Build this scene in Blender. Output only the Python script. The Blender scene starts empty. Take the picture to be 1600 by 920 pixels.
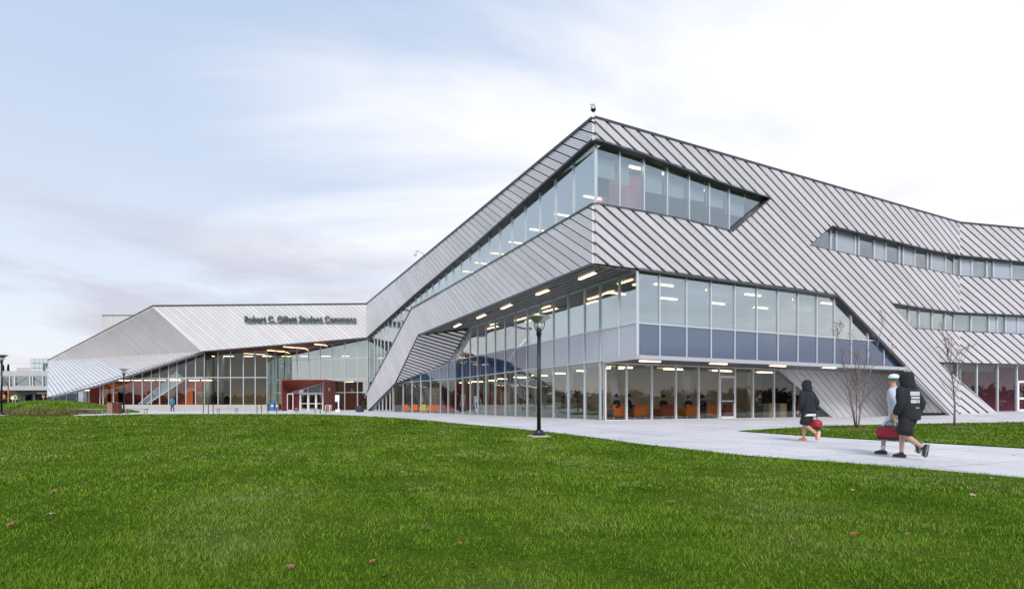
import bpy, bmesh, math, random
import numpy as np
from mathutils import Vector, Matrix
from mathutils.geometry import tessellate_polygon, delaunay_2d_cdt
rnd = random.Random(7); nrng = np.random.default_rng(11)
S = bpy.context.scene
COL = S.collection

# ------------------------------------------------------------------ camera, world, sun, exposure
F, CX, HY, CAMZ = 900.0, 800.0, 632.0, 1.1          # focal length / principal point / eye height (in pixels of the photo, metres)
cam = bpy.data.cameras.new("camera"); camo = bpy.data.objects.new("camera", cam); COL.objects.link(camo)
camo.location = (0, 0, CAMZ); camo.rotation_euler = (math.pi/2, 0, 0)
cam.sensor_width = 36; cam.lens = 36*F/1600; cam.shift_y = (HY-460)/1600; cam.clip_start = .1; cam.clip_end = 5000
S.camera = camo
S.render.engine = 'CYCLES'
S.cycles.use_denoising = True
S.cycles.max_bounces = 9; S.cycles.transparent_max_bounces = 24; S.cycles.glossy_bounces = 4
S.cycles.diffuse_bounces = 3; S.cycles.caustics_reflective = False; S.cycles.caustics_refractive = False
S.cycles.sample_clamp_indirect = 6
S.view_settings.view_transform = 'Standard'; S.view_settings.look = 'None'
S.view_settings.exposure = 0.2; S.view_settings.gamma = 1.0
SUN_AZ, SUN_EL = math.radians(178), math.radians(40)    # azimuth measured clockwise from +Y (camera looks along +Y)

def N(nt, kind, **kw):
    n = nt.nodes.new(kind)
    for k, v in kw.items():
        if k.startswith('i_'):
            key = k[2:]
            key = int(key) if key.isdigit() else key.replace('_', ' ')
            n.inputs[key].default_value = v
        else: setattr(n, k, v)
    return n
def ramp(nt, stops, fac=None):
    r = nt.nodes.new('ShaderNodeValToRGB'); e = r.color_ramp.elements
    while len(e) < len(stops): e.new(.5)
    for x, (p, c) in zip(e, stops):
        x.position = p; x.color = c if len(c) == 4 else (*c, 1)
    if fac is not None: nt.links.new(fac, r.inputs[0])
    return r
def mixc(nt, a, b, f, mode='MIX'):
    m = nt.nodes.new('ShaderNodeMix'); m.data_type = 'RGBA'; m.blend_type = mode
    for sock, v in ((m.inputs[6], a), (m.inputs[7], b), (m.inputs[0], f)):
        if hasattr(v, 'is_output'): nt.links.new(v, sock)
        else: sock.default_value = v if not isinstance(v, tuple) or len(v) == 4 else (*v, 1)
    return m.outputs[2]
def mth(nt, op, a, b=None, c=None):
    m = nt.nodes.new('ShaderNodeMath'); m.operation = op
    for i, v in enumerate((a, b, c)):
        if v is None: continue
        if hasattr(v, 'is_output'): nt.links.new(v, m.inputs[i])
        else: m.inputs[i].default_value = v
    return m.outputs[0]

CLO1, CLO2 = (-3.494, 1.349, 0), (2.582, .911, -1.192)
def build_world():
    w = bpy.data.worlds.new("World"); S.world = w; w.use_nodes = True
    nt = w.node_tree; nt.nodes.clear(); L = nt.links.new
    out = N(nt, 'ShaderNodeOutputWorld'); bg = N(nt, 'ShaderNodeBackground'); bg.inputs[1].default_value = .1
    L(bg.outputs[0], out.inputs[0])
    sky = N(nt, 'ShaderNodeTexSky', sky_type='NISHITA', sun_disc=False, sun_elevation=SUN_EL, sun_rotation=SUN_AZ,
            altitude=150, air_density=1.0, dust_density=1.0, ozone_density=1.5)
    tc = N(nt, 'ShaderNodeTexCoord'); sep = N(nt, 'ShaderNodeSeparateXYZ'); L(tc.outputs['Generated'], sep.inputs[0])
    z = mth(nt, 'MAXIMUM', sep.outputs[2], 0.0)
    den = mth(nt, 'ADD', z, .16)
    px = mth(nt, 'DIVIDE', sep.outputs[0], den); py = mth(nt, 'DIVIDE', sep.outputs[1], den)
    cmb = N(nt, 'ShaderNodeCombineXYZ'); L(px, cmb.inputs[0]); L(py, cmb.inputs[1])
    mp = N(nt, 'ShaderNodeMapping'); L(cmb.outputs[0], mp.inputs[0])
    mp.inputs['Rotation'].default_value = (0, 0, math.radians(-28)); mp.inputs['Scale'].default_value = (.42, .70, 1); mp.inputs['Location'].default_value = CLO1
    n1 = N(nt, 'ShaderNodeTexNoise', i_Scale=1.0, i_Detail=10.0, i_Roughness=.56, i_Distortion=.8); L(mp.outputs[0], n1.inputs['Vector'])
    # thin high cloud, thicker towards the right of the view and the horizon
    dens = mth(nt, 'ADD', n1.outputs[0], mth(nt, 'MULTIPLY', mth(nt, 'SUBTRACT', mth(nt, 'ADD', mth(nt, 'MULTIPLY', sep.outputs[0], .57), mth(nt, 'MULTIPLY', sep.outputs[1], .82)), .62), .55))
    dens = mth(nt, 'ADD', dens, mth(nt, 'MULTIPLY', mth(nt, 'POWER', mth(nt, 'SUBTRACT', 1.0, z), 6.0), .10))
    m1 = ramp(nt, [(.37, (0, 0, 0)), (.66, (1, 1, 1))], dens); m1.color_ramp.interpolation = 'EASE'
    # pinkish grey cumulus bank low down
    mp2 = N(nt, 'ShaderNodeMapping'); L(tc.outputs['Generated'], mp2.inputs[0]); mp2.inputs['Scale'].default_value = (2.6, 2.6, 13.0); mp2.inputs['Location'].default_value = CLO2
    n2 = N(nt, 'ShaderNodeTexNoise', i_Scale=1.0, i_Detail=8.0, i_Roughness=.55, i_Distortion=.25); L(mp2.outputs[0], n2.inputs['Vector'])
    low = ramp(nt, [(.0, (.55, .55, .55)), (.05, (1, 1, 1)), (.19, (.9, .9, .9)), (.32, (.12, .12, .12)), (.46, (0, 0, 0))], z)
    m2 = mth(nt, 'MULTIPLY', ramp(nt, [(.45, (0, 0, 0)), (.62, (1, 1, 1))], n2.outputs[0]).outputs[0], low.outputs[0])
    blue = mixc(nt, sky.outputs[0], (4.2, 5.6, 7.9), .66)
    grad = ramp(nt, [(0.0, (9.4, 9.0, 8.9)), (.10, (8.4, 8.8, 9.2)), (.42, (5.7, 6.7, 8.3)), (1.0, (3.4, 4.7, 7.2))], z)
    base = mixc(nt, blue, grad.outputs[0], .72)
    white = mixc(nt, base, (9.2, 9.15, 9.45), m1.outputs[0])
    grey = mixc(nt, white, (5.0, 4.8, 5.7), mth(nt, 'MULTIPLY', m2, .68))
    # warm glow of the low sun on the horizon
    glow = mth(nt, 'MULTIPLY', mth(nt, 'POWER', mth(nt, 'SUBTRACT', 1.0, z), 20.0), .34)
    fin = mixc(nt, grey, (10.2, 8.3, 7.2), glow)
    L(fin, bg.inputs[0])
build_world()
sl = bpy.data.lights.new("sun", 'SUN'); sl.energy = 2.7; sl.angle = math.radians(22); sl.color = (1, .95, .91)
so = bpy.data.objects.new("sun", sl); COL.objects.link(so)
sd = Vector((math.sin(SUN_AZ)*math.cos(SUN_EL), math.cos(SUN_AZ)*math.cos(SUN_EL), math.sin(SUN_EL)))
so.rotation_euler = sd.to_track_quat('Z', 'Y').to_euler(); so.location = (0, -20, 40)

# ------------------------------------------------------------------ materials
def newmat(name):
    m = bpy.data.materials.new(name); m.use_nodes = True
    nt = m.node_tree; b = nt.nodes['Principled BSDF']
    return m, nt, b
def setp(b, **kw):
    for k, v in kw.items():
        k = k.replace('_', ' ')
        if k in b.inputs: b.inputs[k].default_value = v
def plain(name, col, rough=.5, metal=0.0, var=.06, scale=6.0, rand=0.0, bump=0.0):
    m, nt, b = newmat(name); L = nt.links.new
    setp(b, Roughness=rough, Metallic=metal)
    tc = N(nt, 'ShaderNodeTexCoord'); n = N(nt, 'ShaderNodeTexNoise', i_Scale=scale, i_Detail=5.0); L(tc.outputs['Object'], n.inputs['Vector'])
    f = mth(nt, 'MULTIPLY_ADD', n.outputs[0], 2*var, 1-var)
    if rand:
        oi = N(nt, 'ShaderNodeObjectInfo'); f = mth(nt, 'MULTIPLY', f, mth(nt, 'MULTIPLY_ADD', oi.outputs['Random'], 2*rand, 1-rand))
    c = mixc(nt, (*col, 1), f, 1.0, 'MULTIPLY'); L(c, b.inputs['Base Color'])
    if bump:
        bp = N(nt, 'ShaderNodeBump', i_Strength=bump, i_Distance=.02); L(n.outputs[0], bp.inputs['Height']); L(bp.outputs[0], b.inputs['Normal'])
    return m
def emit(name, col, st):
    m, nt, b = newmat(name); setp(b, Emission_Color=(*col, 1), Emission_Strength=st, Base_Color=(*col, 1)); return m
def glass(name, tint, r0, wob=.02, power=4.0):
    m = bpy.data.materials.new(name); m.use_nodes = True; nt = m.node_tree; nt.nodes.clear(); L = nt.links.new
    out = N(nt, 'ShaderNodeOutputMaterial'); tr = N(nt, 'ShaderNodeBsdfTransparent'); tr.inputs[0].default_value = (*tint, 1)
    gl = N(nt, 'ShaderNodeBsdfGlossy', i_Roughness=0.0); gl.inputs[0].default_value = (.93, .98, .97, 1)
    tc = N(nt, 'ShaderNodeTexCoord'); oi = N(nt, 'ShaderNodeObjectInfo')
    va = N(nt, 'ShaderNodeVectorMath', operation='ADD'); L(tc.outputs['Object'], va.inputs[0])
    sc = N(nt, 'ShaderNodeVectorMath', operation='SCALE'); sc.inputs['Scale'].default_value = 40; L(oi.outputs['Random'], sc.inputs[0]); L(sc.outputs[0], va.inputs[1])
    n = N(nt, 'ShaderNodeTexNoise', i_Scale=.55, i_Detail=1.0); L(va.outputs[0], n.inputs['Vector'])
    bp = N(nt, 'ShaderNodeBump', i_Strength=1.0, i_Distance=wob); L(n.outputs[0], bp.inputs['Height']); L(bp.outputs[0], gl.inputs['Normal'])
    lw = N(nt, 'ShaderNodeLayerWeight', i_Blend=.5)
    fac = mth(nt, 'MULTIPLY_ADD', mth(nt, 'POWER', lw.outputs['Facing'], power), .92-r0, r0)
    mx = N(nt, 'ShaderNodeMixShader'); L(fac, mx.inputs[0]); L(tr.outputs[0], mx.inputs[1]); L(gl.outputs[0], mx.inputs[2]); L(mx.outputs[0], out.inputs[0])
    return m
def spandrel(name, col):
    m, nt, b = newmat(name); L = nt.links.new
    setp(b, Base_Color=(*col, 1), Roughness=.02, IOR=2.2, Specular_IOR_Level=.6)
    tc = N(nt, 'ShaderNodeTexCoord'); n = N(nt, 'ShaderNodeTexNoise', i_Scale=.5, i_Detail=1.0); L(tc.outputs['Object'], n.inputs['Vector'])
    bp = N(nt, 'ShaderNodeBump', i_Strength=1.0, i_Distance=.007); L(n.outputs[0], bp.inputs['Height']); L(bp.outputs[0], b.inputs['Normal'])
    return m
def metal_panel(name, col, rough, metal):
    m, nt, b = newmat(name); L = nt.links.new
    setp(b, Metallic=metal)
    tc = N(nt, 'ShaderNodeTexCoord'); oi = N(nt, 'ShaderNodeObjectInfo')
    n = N(nt, 'ShaderNodeTexNoise', i_Scale=.35, i_Detail=6.0, i_Roughness=.6); L(tc.outputs['Object'], n.inputs['Vector'])
    n2 = N(nt, 'ShaderNodeTexNoise', i_Scale=9.0, i_Detail=3.0); L(tc.outputs['Object'], n2.inputs['Vector'])
    f = mth(nt, 'MULTIPLY', mth(nt, 'MULTIPLY_ADD', n.outputs[0], .22, .89), mth(nt, 'MULTIPLY_ADD', oi.outputs['Random'], .11, .945))
    f = mth(nt, 'MULTIPLY', f, mth(nt, 'MULTIPLY_ADD', n2.outputs[0], .08, .96))
    L(mixc(nt, (*col, 1), f, 1.0, 'MULTIPLY'), b.inputs['Base Color'])
    L(mth(nt, 'MULTIPLY_ADD', n.outputs[0], .2, rough-.1), b.inputs['Roughness'])
    return m
M = {}
M['panel'] = metal_panel('silver_panel', (.80, .775, .79), .45, .25)
M['whitepanel'] = metal_panel('pale_panel', (.66, .65, .645), .5, .15)
M['groove_shade'] = plain('dark_groove_shade', (.016, .016, .018), .6, .1)  # near-black colour paints the shade between the ribs
M['groove_shade_pale'] = plain('pale_groove_shade', (.30, .29, .30), .6, .2)  # lighter copy of the painted shade between ribs
M['groove_shade_mid'] = plain('shadow_grey_groove', (.16, .16, .175), .6, .2)
M['trim'] = plain('dark_trim', (.09, .095, .105), .4, .5)
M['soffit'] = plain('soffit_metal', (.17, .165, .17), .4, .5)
M['mullion'] = plain('aluminium_mullion', (.66, .69, .73), .35, .4, .03)
M['whiteframe'] = plain('white_frame', (.78, .78, .80), .4, 0, .03)
M['slabedge'] = plain('slab_edge', (.55, .56, .6), .4, .4, .03)
M['glass'] = glass('vision_glass', (.86, .91, .92), .24, .008, 3.0)
M['glass_clear'] = glass('shop_glass', (.93, .96, .95), .055, .007, 5.0)
M['glass_lounge'] = glass('lounge_glass', (.90, .94, .93), .09, .008, 4.0)
M['glass_bright'] = glass('coated_glass', (.80, .87, .88), .40, .008, 3.0)
M['glass_pale'] = glass('commons_glass', (.80, .87, .82), .36, .004, 3.0)
M['glass_dark'] = glass('hall_glass', (.84, .87, .84), .045, .004, 3.5)
M['spandrel'] = spandrel('spandrel_glass', (.030, .068, .135))
M['spandrel_pale'] = spandrel('spandrel_pale', (.36, .39, .46))
M['inwall'] = plain('interior_plaster', (.44, .38, .30), .8, 0, .05, 1)
M['inceil'] = plain('interior_ceiling', (.44, .42, .38), .8, 0, .03, 1)
M['infloor'] = plain('interior_floor', (.22, .21, .20), .35, 0, .08, 1)
M['inbrown'] = plain('interior_wood', (.25, .15, .08), .5, 0, .2, 3)
M['blind'] = plain('blind_fabric', (.62, .64, .62), .9, 0, .03, 3)
M['inred'] = plain('interior_red', (.42, .06, .04), .6, 0, .1, 2)
M['incrimson'] = plain('interior_crimson', (.20, .025, .06), .6, 0, .35, 1.2)
M['inpink'] = plain('interior_pink', (.85, .33, .47), .7, 0, .04, 2)
M['darkred'] = plain('dark_red_panel', (.16, .025, .018), .45, .1, .1, 2)
M['redpanel'] = plain('portal_red_panel', (.23, .045, .028), .45, .1, .08, 2)
M['lamp'] = emit('ceiling_lamp', (1, .66, .40), 4)
M['lampsoft'] = emit('interior_lamp', (1, .72, .44), 7)
M['concrete'] = None
M['plinth'] = plain('plinth_concrete', (.42, .40, .37), .85, 0, .14, 1.5, 0, .2)
M['roofing'] = plain('roof_membrane', (.30, .30, .31), .9)
M['letters'] = plain('sign_letter_metal', (.06, .10, .115), .5, .1)
M['black'] = plain('black_metal', (.022, .022, .026), .4, .3, .1)
M['orange'] = plain('orange_fabric', (.62, .13, .025), .8, 0, .1, 9)
M['rust'] = plain('deep_red_fabric', (.30, .035, .02), .8, 0, .1, 9)
M['yellow'] = plain('yellow_fabric', (.55, .40, .04), .8, 0, .1, 9)
M['wood'] = plain('counter_wood', (.50, .33, .17), .5, 0, .15, 4)
M['lampglass'] = plain('lamp_dish', (.45, .46, .47), .3, .6)
M['bowl'] = plain('lamp_bowl', (.72, .72, .70), .2)

def mat_concrete():
    m, nt, b = newmat('paving_concrete'); L = nt.links.new
    g = N(nt, 'ShaderNodeNewGeometry')
    n = N(nt, 'ShaderNodeTexNoise', i_Scale=.35, i_Detail=7.0, i_Roughness=.6); L(g.outputs['Position'], n.inputs['Vector'])
    n2 = N(nt, 'ShaderNodeTexNoise', i_Scale=14.0, i_Detail=6.0); L(g.outputs['Position'], n2.inputs['Vector'])
    c = ramp(nt, [(.3, (.50, .49, .495)), (.7, (.68, .665, .67))], n.outputs[0])
    c2 = mixc(nt, c.outputs[0], mth(nt, 'MULTIPLY_ADD', n2.outputs[0], .24, .88), 1.0, 'MULTIPLY')
    sp = N(nt, 'ShaderNodeSeparateXYZ'); mpp = N(nt, 'ShaderNodeMapping'); mpp.inputs['Rotation'].default_value = (0, 0, math.radians(-25)); L(g.outputs['Position'], mpp.inputs[0]); L(mpp.outputs[0], sp.inputs[0])
    jl = None
    for ax in (0, 1):
        q = mth(nt, 'ABSOLUTE', mth(nt, 'SUBTRACT', mth(nt, 'FRACT', mth(nt, 'MULTIPLY', sp.outputs[ax], 1/2.4)), .5))
        q = mth(nt, 'LESS_THAN', q, .008); jl = q if jl is None else mth(nt, 'MAXIMUM', jl, q)
    n3 = N(nt, 'ShaderNodeTexNoise', i_Scale=1.3, i_Detail=4.0, i_Distortion=1.0); L(g.outputs['Position'], n3.inputs['Vector'])
    st = ramp(nt, [(.58, (1, 1, 1)), (.75, (.80, .79, .78))], n3.outputs[0])
    c2 = mixc(nt, c2, st.outputs[0], 1.0, 'MULTIPLY'); c2 = mixc(nt, c2, (.24, .235, .23), mth(nt, 'MULTIPLY', jl, .85))
    L(c2, b.inputs['Base Color']); setp(b, Roughness=.8)
    bp = N(nt, 'ShaderNodeBump', i_Strength=.25, i_Distance=.01); L(n2.outputs[0], bp.inputs['Height']); L(bp.outputs[0], b.inputs['Normal'])
    return m
M['concrete'] = mat_concrete()
def mat_turf(name, cols, scale=.5, blade=False):
    m, nt, b = newmat(name); L = nt.links.new
    g = N(nt, 'ShaderNodeNewGeometry')
    n = N(nt, 'ShaderNodeTexNoise', i_Scale=scale, i_Detail=5.0, i_Roughness=.62); L(g.outputs['Position'], n.inputs['Vector'])
    c = ramp(nt, [(.30, cols[0]), (.5, cols[1]), (.70, cols[2])], n.outputs[0])
    col = c.outputs[0]
    if blade:
        a = N(nt, 'ShaderNodeAttribute', attribute_name='tint')
        r = ramp(nt, [(0, (.48, .54, .48)), (.45, (.85, .9, .85)), (.85, (1.35, 1.3, 1.1)), (1, (1.9, 1.6, 1.2))], a.outputs['Fac'])
        col = mixc(nt, col, r.outputs[0], 1.0, 'MULTIPLY')
    else:
        n2 = N(nt, 'ShaderNodeTexNoise', i_Scale=22.0, i_Detail=6.0); L(g.outputs['Position'], n2.inputs['Vector'])
        col = mixc(nt, col, mth(nt, 'MULTIPLY_ADD', n2.outputs[0], .9, .5), 1.0, 'MULTIPLY')
        bp = N(nt, 'ShaderNodeBump', i_Strength=.7, i_Distance=.05); L(n2.outputs[0], bp.inputs['Height']); L(bp.outputs[0], b.inputs['Normal'])
    L(col, b.inputs['Base Color']); setp(b, Roughness=.6 if blade else 1.0, Specular_IOR_Level=.12 if blade else 0.0)
    return m
GC = [(.088, .175, .012), (.152, .258, .020), (.235, .29, .09)]
M['turf'] = mat_turf('lawn_turf', [(.030, .068, .006), (.055, .100, .009), (.085, .12, .025)])
M['blade'] = mat_turf('grass_blades', GC, .55, True)
M['dryblade'] = mat_turf('dry_reeds', [(.12, .085, .05), (.20, .14, .09), (.27, .20, .13)], .8, True)
M['earth'] = mat_turf('far_ground', [(.035, .055, .018), (.05, .07, .022), (.07, .08, .032)], .06)

# ------------------------------------------------------------------ object helpers
class MB:
    def __init__(s): s.v = []; s.f = []
    def poly(s, pts):
        i = len(s.v); s.v += [tuple(p) for p in pts]; s.f.append(tuple(range(i, i+len(pts)))); return s
    def prism(s, ring, off):                      # ring of 3D points extruded by vector off
        n = len(ring); i = len(s.v); off = Vector(off)
        s.v += [tuple(Vector(p)) for p in ring] + [tuple(Vector(p)+off) for p in ring]
        s.f.append(tuple(range(i, i+n))); s.f.append(tuple(range(i+2*n-1, i+n-1, -1)))
        for k in range(n):
            k2 = (k+1) % n; s.f.append((i+k, i+n+k, i+n+k2, i+k2))
        return s
    def box(s, c, d, rz=0.0):
        x, y, z = d[0]/2, d[1]/2, d[2]/2; cr, sr = math.cos(rz), math.sin(rz)
        r = [(c[0]+a*cr-b*sr, c[1]+a*sr+b*cr, c[2]-z) for a, b in ((-x, -y), (x, -y), (x, y), (-x, y))]
        return s.prism(r, (0, 0, d[2]))
    def bar(s, p, q, w, h, side):                 # box along p->q, w across 'side x axis', h along side
        p, q, side = Vector(p), Vector(q), Vector(side).normalized(); ax = (q-p)
        if ax.length < 1e-6: return s
        u = ax.normalized().cross(side)
        if u.length < 1e-4: return s
        u.normalize()
        r = [p+u*a*w/2+side*b*h/2 for a, b in ((-1, -1), (1, -1), (1, 1), (-1, 1))]
        return s.prism(r, ax)
    def tube(s, pts, rad, n=8, cap=True):
        pts = [Vector(p) for p in pts]; rs = rad if isinstance(rad, (list, tuple)) else [rad]*len(pts)
        i0 = len(s.v); pu = None
        for k, p in enumerate(pts):
            t = (pts[min(k+1, len(pts)-1)]-pts[max(k-1, 0)]).normalized()
            u = pu-t*pu.dot(t) if pu is not None else t.cross(Vector((0, 0, 1)) if abs(t.z) < .9 else Vector((1, 0, 0)))
            u.normalize(); w = t.cross(u); pu = u
            for j in range(n):
                a = 2*math.pi*j/n; s.v.append(tuple(p+(u*math.cos(a)+w*math.sin(a))*rs[k]))
        for k in range(len(pts)-1):
            for j in range(n):
                a, b = i0+k*n+j, i0+k*n+(j+1) % n; s.f.append((a, b, b+n, a+n))
        if cap:
            s.f.append(tuple(range(i0+n-1, i0-1, -1))); e = i0+(len(pts)-1)*n; s.f.append(tuple(range(e, e+n)))
        return s
    def lathe(s, prof, c=(0, 0, 0), n=20):        # prof: (r,z) list
        i0 = len(s.v)
        for r, z in prof:
            for j in range(n):
                a = 2*math.pi*j/n; s.v.append((c[0]+r*math.cos(a), c[1]+r*math.sin(a), c[2]+z))
        for k in range(len(prof)-1):
            for j in range(n):
                a, b = i0+k*n+j, i0+k*n+(j+1) % n; s.f.append((a, b, b+n, a+n))
        s.f.append(tuple(range(i0+n-1, i0-1, -1))); e = i0+(len(prof)-1)*n; s.f.append(tuple(range(e, e+n)))
        return s
    def build(s, name, mat, parent=None, org=(0, 0, 0), smooth=False, bevel=0):
        me = bpy.data.meshes.new(name); o = Vector(org)
        me.from_pydata([tuple(Vector(v)-o) for v in s.v], [], s.f); me.materials.append(mat)
        if smooth: me.shade_smooth()
        ob = bpy.data.objects.new(name, me); COL.objects.link(ob)
        if parent: ob.parent = parent
        if bevel:
            b = ob.modifiers.new('bevel', 'BEVEL'); b.width = bevel; b.segments = 2; b.limit_method = 'ANGLE'
        return ob
def empty(name, loc, label, cat, group=None, rz=0):
    o = bpy.data.objects.new(name, None); COL.objects.link(o); o.location = loc; o.rotation_euler[2] = rz
    o['label'] = label; o['category'] = cat
    if group: o['group'] = group
    return o
def tag(o, label, cat, group=None):
    o['label'] = label; o['category'] = cat
    if group: o['group'] = group
    return o
def struct(o, kind='structure'): o['kind'] = kind; return o
def copy_tree(o, parent=None):
    c = o.copy(); COL.objects.link(c)
    if parent: c.parent = parent
    for ch in list(o.children): copy_tree(ch, c)
    return c

# ------------------------------------------------------------------ terrain
def sm(a, b, x):
    t = np.clip((np.asarray(x, float)-a)/(b-a), 0, 1); return t*t*(3-2*t)
def gz(x, y): return .25*sm(18, 31, y)+.05*sm(34, 70, y)+.35*sm(22, 40, x)*sm(30, 38, y)
def gnd(px, py):                                  # ground point seen at a pixel
    Y = 20.0
    for _ in range(40):
        z = float(gz((px-CX)/F*Y, Y)); Y = .5*Y+.5*(CAMZ-z)*F/max(py-HY, .5)
    return Vector(((px-CX)/F*Y, Y, float(gz((px-CX)/F*Y, Y))))

# ------------------------------------------------------------------ planes
class Plane:
    def __init__(s, O, U, V):
        s.O, s.U = Vector(O), Vector(U).normalized()
        V = Vector(V); V = V-s.U*V.dot(s.U); s.V = V.normalized(); s.N = s.U.cross(s.V)   # towards the viewer
    def pt(s, u, v, off=0.0): return s.O+s.U*u+s.V*v+s.N*off
    def uv(s, px, py):
        d = Vector(((px-CX)/F, 1, -(py-HY)/F)); o = Vector((0, 0, CAMZ))
        t = (s.O-o).dot(s.N)/d.dot(s.N); p = o+d*t-s.O
        return (p.dot(s.U), p.dot(s.V))
    def u(s, px): return s.uv(px, HY)[0]
    def ring(s, pts): return [s.uv(*p) for p in pts]
    def back(s, d): return Plane(s.O-s.N*d, s.U, s.V)
def vplane(p, d): return Plane((p[0], p[1], 0), (d[0], d[1], 0), (0, 0, 1))
Ld = Vector((-.467, 1)).normalized(); Rd = Vector((1, .475)).normalized()
C = Vector(((928-CX)/F*27.05, 27.05))
PR1 = vplane(C, Rd); PL = vplane(C, -Ld)
G = Vector(PR1.pt(PR1.u(995.7), 0)[:2]); PLg = vplane(G, -Ld)
GC0 = Vector(PLg.pt(PLg.u(945), 0)[:2]); PG = vplane(GC0, (1, .49))
Fo = Vector(PR1.pt(PR1.u(1496.5), 0)[:2]); PR2 = vplane(Fo, (1, .22))
Bp = Vector(PLg.pt(PLg.u(712), 0)[:2]); Dp = Vector(PL.pt(PL.u(614), 0)[:2]); PBD = vplane(Dp, (Bp-Dp))

def clip(poly, a, b, c):                          # keep a*x+b*y<=c ; poly = [(x,y,flag of edge starting here)]
    out = []; n = len(poly)
    for i in range(n):
        P, Q = poly[i], poly[(i+1) % n]
        dp, dq = a*P[0]+b*P[1]-c, a*Q[0]+b*Q[1]-c
        if dp <= 0: out.append(P if dq <= 0 else P)
        if (dp <= 0) != (dq <= 0):
            t = dp/(dp-dq); x, y = P[0]+(Q[0]-P[0])*t, P[1]+(Q[1]-P[1])*t
            out.append((x, y, 1 if dp <= 0 else P[2]))
    return out if len(out) > 2 else []
def tris(ring):
    n = len(ring); r = []
    for t in tessellate_polygon([[Vector((p[0], p[1], 0)) for p in ring]]):
        t = list(t); A, B_, C_ = [ring[i] for i in t]
        if (B_[0]-A[0])*(C_[1]-A[1])-(B_[1]-A[1])*(C_[0]-A[0]) < 0: t = t[::-1]
        r.append([(ring[t[k]][0], ring[t[k]][1], 1 if abs(t[k]-t[(k+1) % 3]) in (1, n-1) else 0) for k in range(3)])
    return r
def inset_ring(ring, d):                          # outward offset for d>0 (ring any orientation)
    A = sum(ring[i][0]*ring[(i+1) % len(ring)][1]-ring[(i+1) % len(ring)][0]*ring[i][1] for i in range(len(ring)))
    sg = 1 if A > 0 else -1; out = []; n = len(ring)
    for i in range(n):
        p0, p1, p2 = Vector(ring[i-1]), Vector(ring[i]), Vector(ring[(i+1) % n])
        e1, e2 = (p1-p0).normalized(), (p2-p1).normalized()
        n1, n2 = Vector((e1.y, -e1.x))*sg, Vector((e2.y, -e2.x))*sg
        b = n1+n2; k = max(b.dot(n1), .45)
        q = p1+b*(d/k); out.append((q.x, q.y))
    return out

SUBS = [(0, .075, .0), (.075, .105, -.045), (.105, .185, 0), (.185, .215, -.045), (.215, .295, 0), (.295, .325, -.045), (.325, .40, 0)]
def clad(P, ring, parent, org, ang=31.0, dirpx=None, pitch=.44, gap=.095, h=.11, mat='panel', gmat='groove_shade', fine=True, name='panel', phase=0.0, depth=.25):
    """ribbed cladding: a backing board (the part), coloured dark as shade between ribs, with one raised panel per stripe (sub-parts)"""
    if dirpx:
        a, b = P.uv(*dirpx[0]), P.uv(*dirpx[1]); d = Vector((b[0]-a[0], b[1]-a[1])).normalized()
    else: d = Vector((math.cos(math.radians(ang)), -math.sin(math.radians(ang))))
    nx, ny = -d.y, d.x                             # across the ribs
    T = tris(ring)
    bk = MB()
    for t in T:
        bk.poly([P.pt(x, y, 0) for x, y, _ in t])
        bk.poly([P.pt(x, y, -depth) for x, y, _ in t][::-1])
    n = len(ring)
    for i in range(n):
        a, b = ring[i], ring[(i+1) % n]
        bk.poly([P.pt(*a, 0), P.pt(*b, 0), P.pt(*b, -depth), P.pt(*a, -depth)])
    part = bk.build('metal_cladding', M[gmat], parent, org)
    pr = [nx*p[0]+ny*p[1] for p in ring]; k0, k1 = math.floor((min(pr)-phase)/pitch)-1, math.ceil((max(pr)-phase)/pitch)+1
    w = pitch-gap
    for k in range(k0, k1):
        base = k*pitch+phase
        subs = [(a*w/.40, b*w/.40, e) for a, b, e in SUBS] if fine else [(0, w, 0)]
        iv = []                                   # separate runs of the stripe become separate panels
        for t in T:
            q = clip(clip(t, -nx, -ny, -base) or [(0, 0, 0)]*0, nx, ny, base+w) if clip(t, -nx, -ny, -base) else []
            if q: s_ = [d.x*x+d.y*y for x, y, _ in q]; iv.append((min(s_), max(s_), t))
        iv.sort(key=lambda e: e[0]); runs = []
        for a, b, t in iv:
            if runs and a < runs[-1][1]-1e-3: runs[-1][1] = max(b, runs[-1][1]); runs[-1][2].append(t)
            else: runs.append([a, b, [t]])
        for _, _, TT in runs:
            m = MB()
            for t in TT:
                for a, b, e in subs:
                    q = clip(t, -nx, -ny, -(base+a))
                    if q: q = clip(q, nx, ny, base+b)
                    if not q: continue
                    hh = h+e
                    m.poly([P.pt(x, y, hh) for x, y, _ in q])
                    for i in range(len(q)):
                        if q[i][2]:
                            A, B = q[i], q[(i+1) % len(q)]
                            m.poly([P.pt(A[0], A[1], hh), P.pt(A[0], A[1], .003), P.pt(B[0], B[1], .003), P.pt(B[0], B[1], hh)])
            if m.f: m.build(name, M[mat], part, org)
    return part

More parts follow.
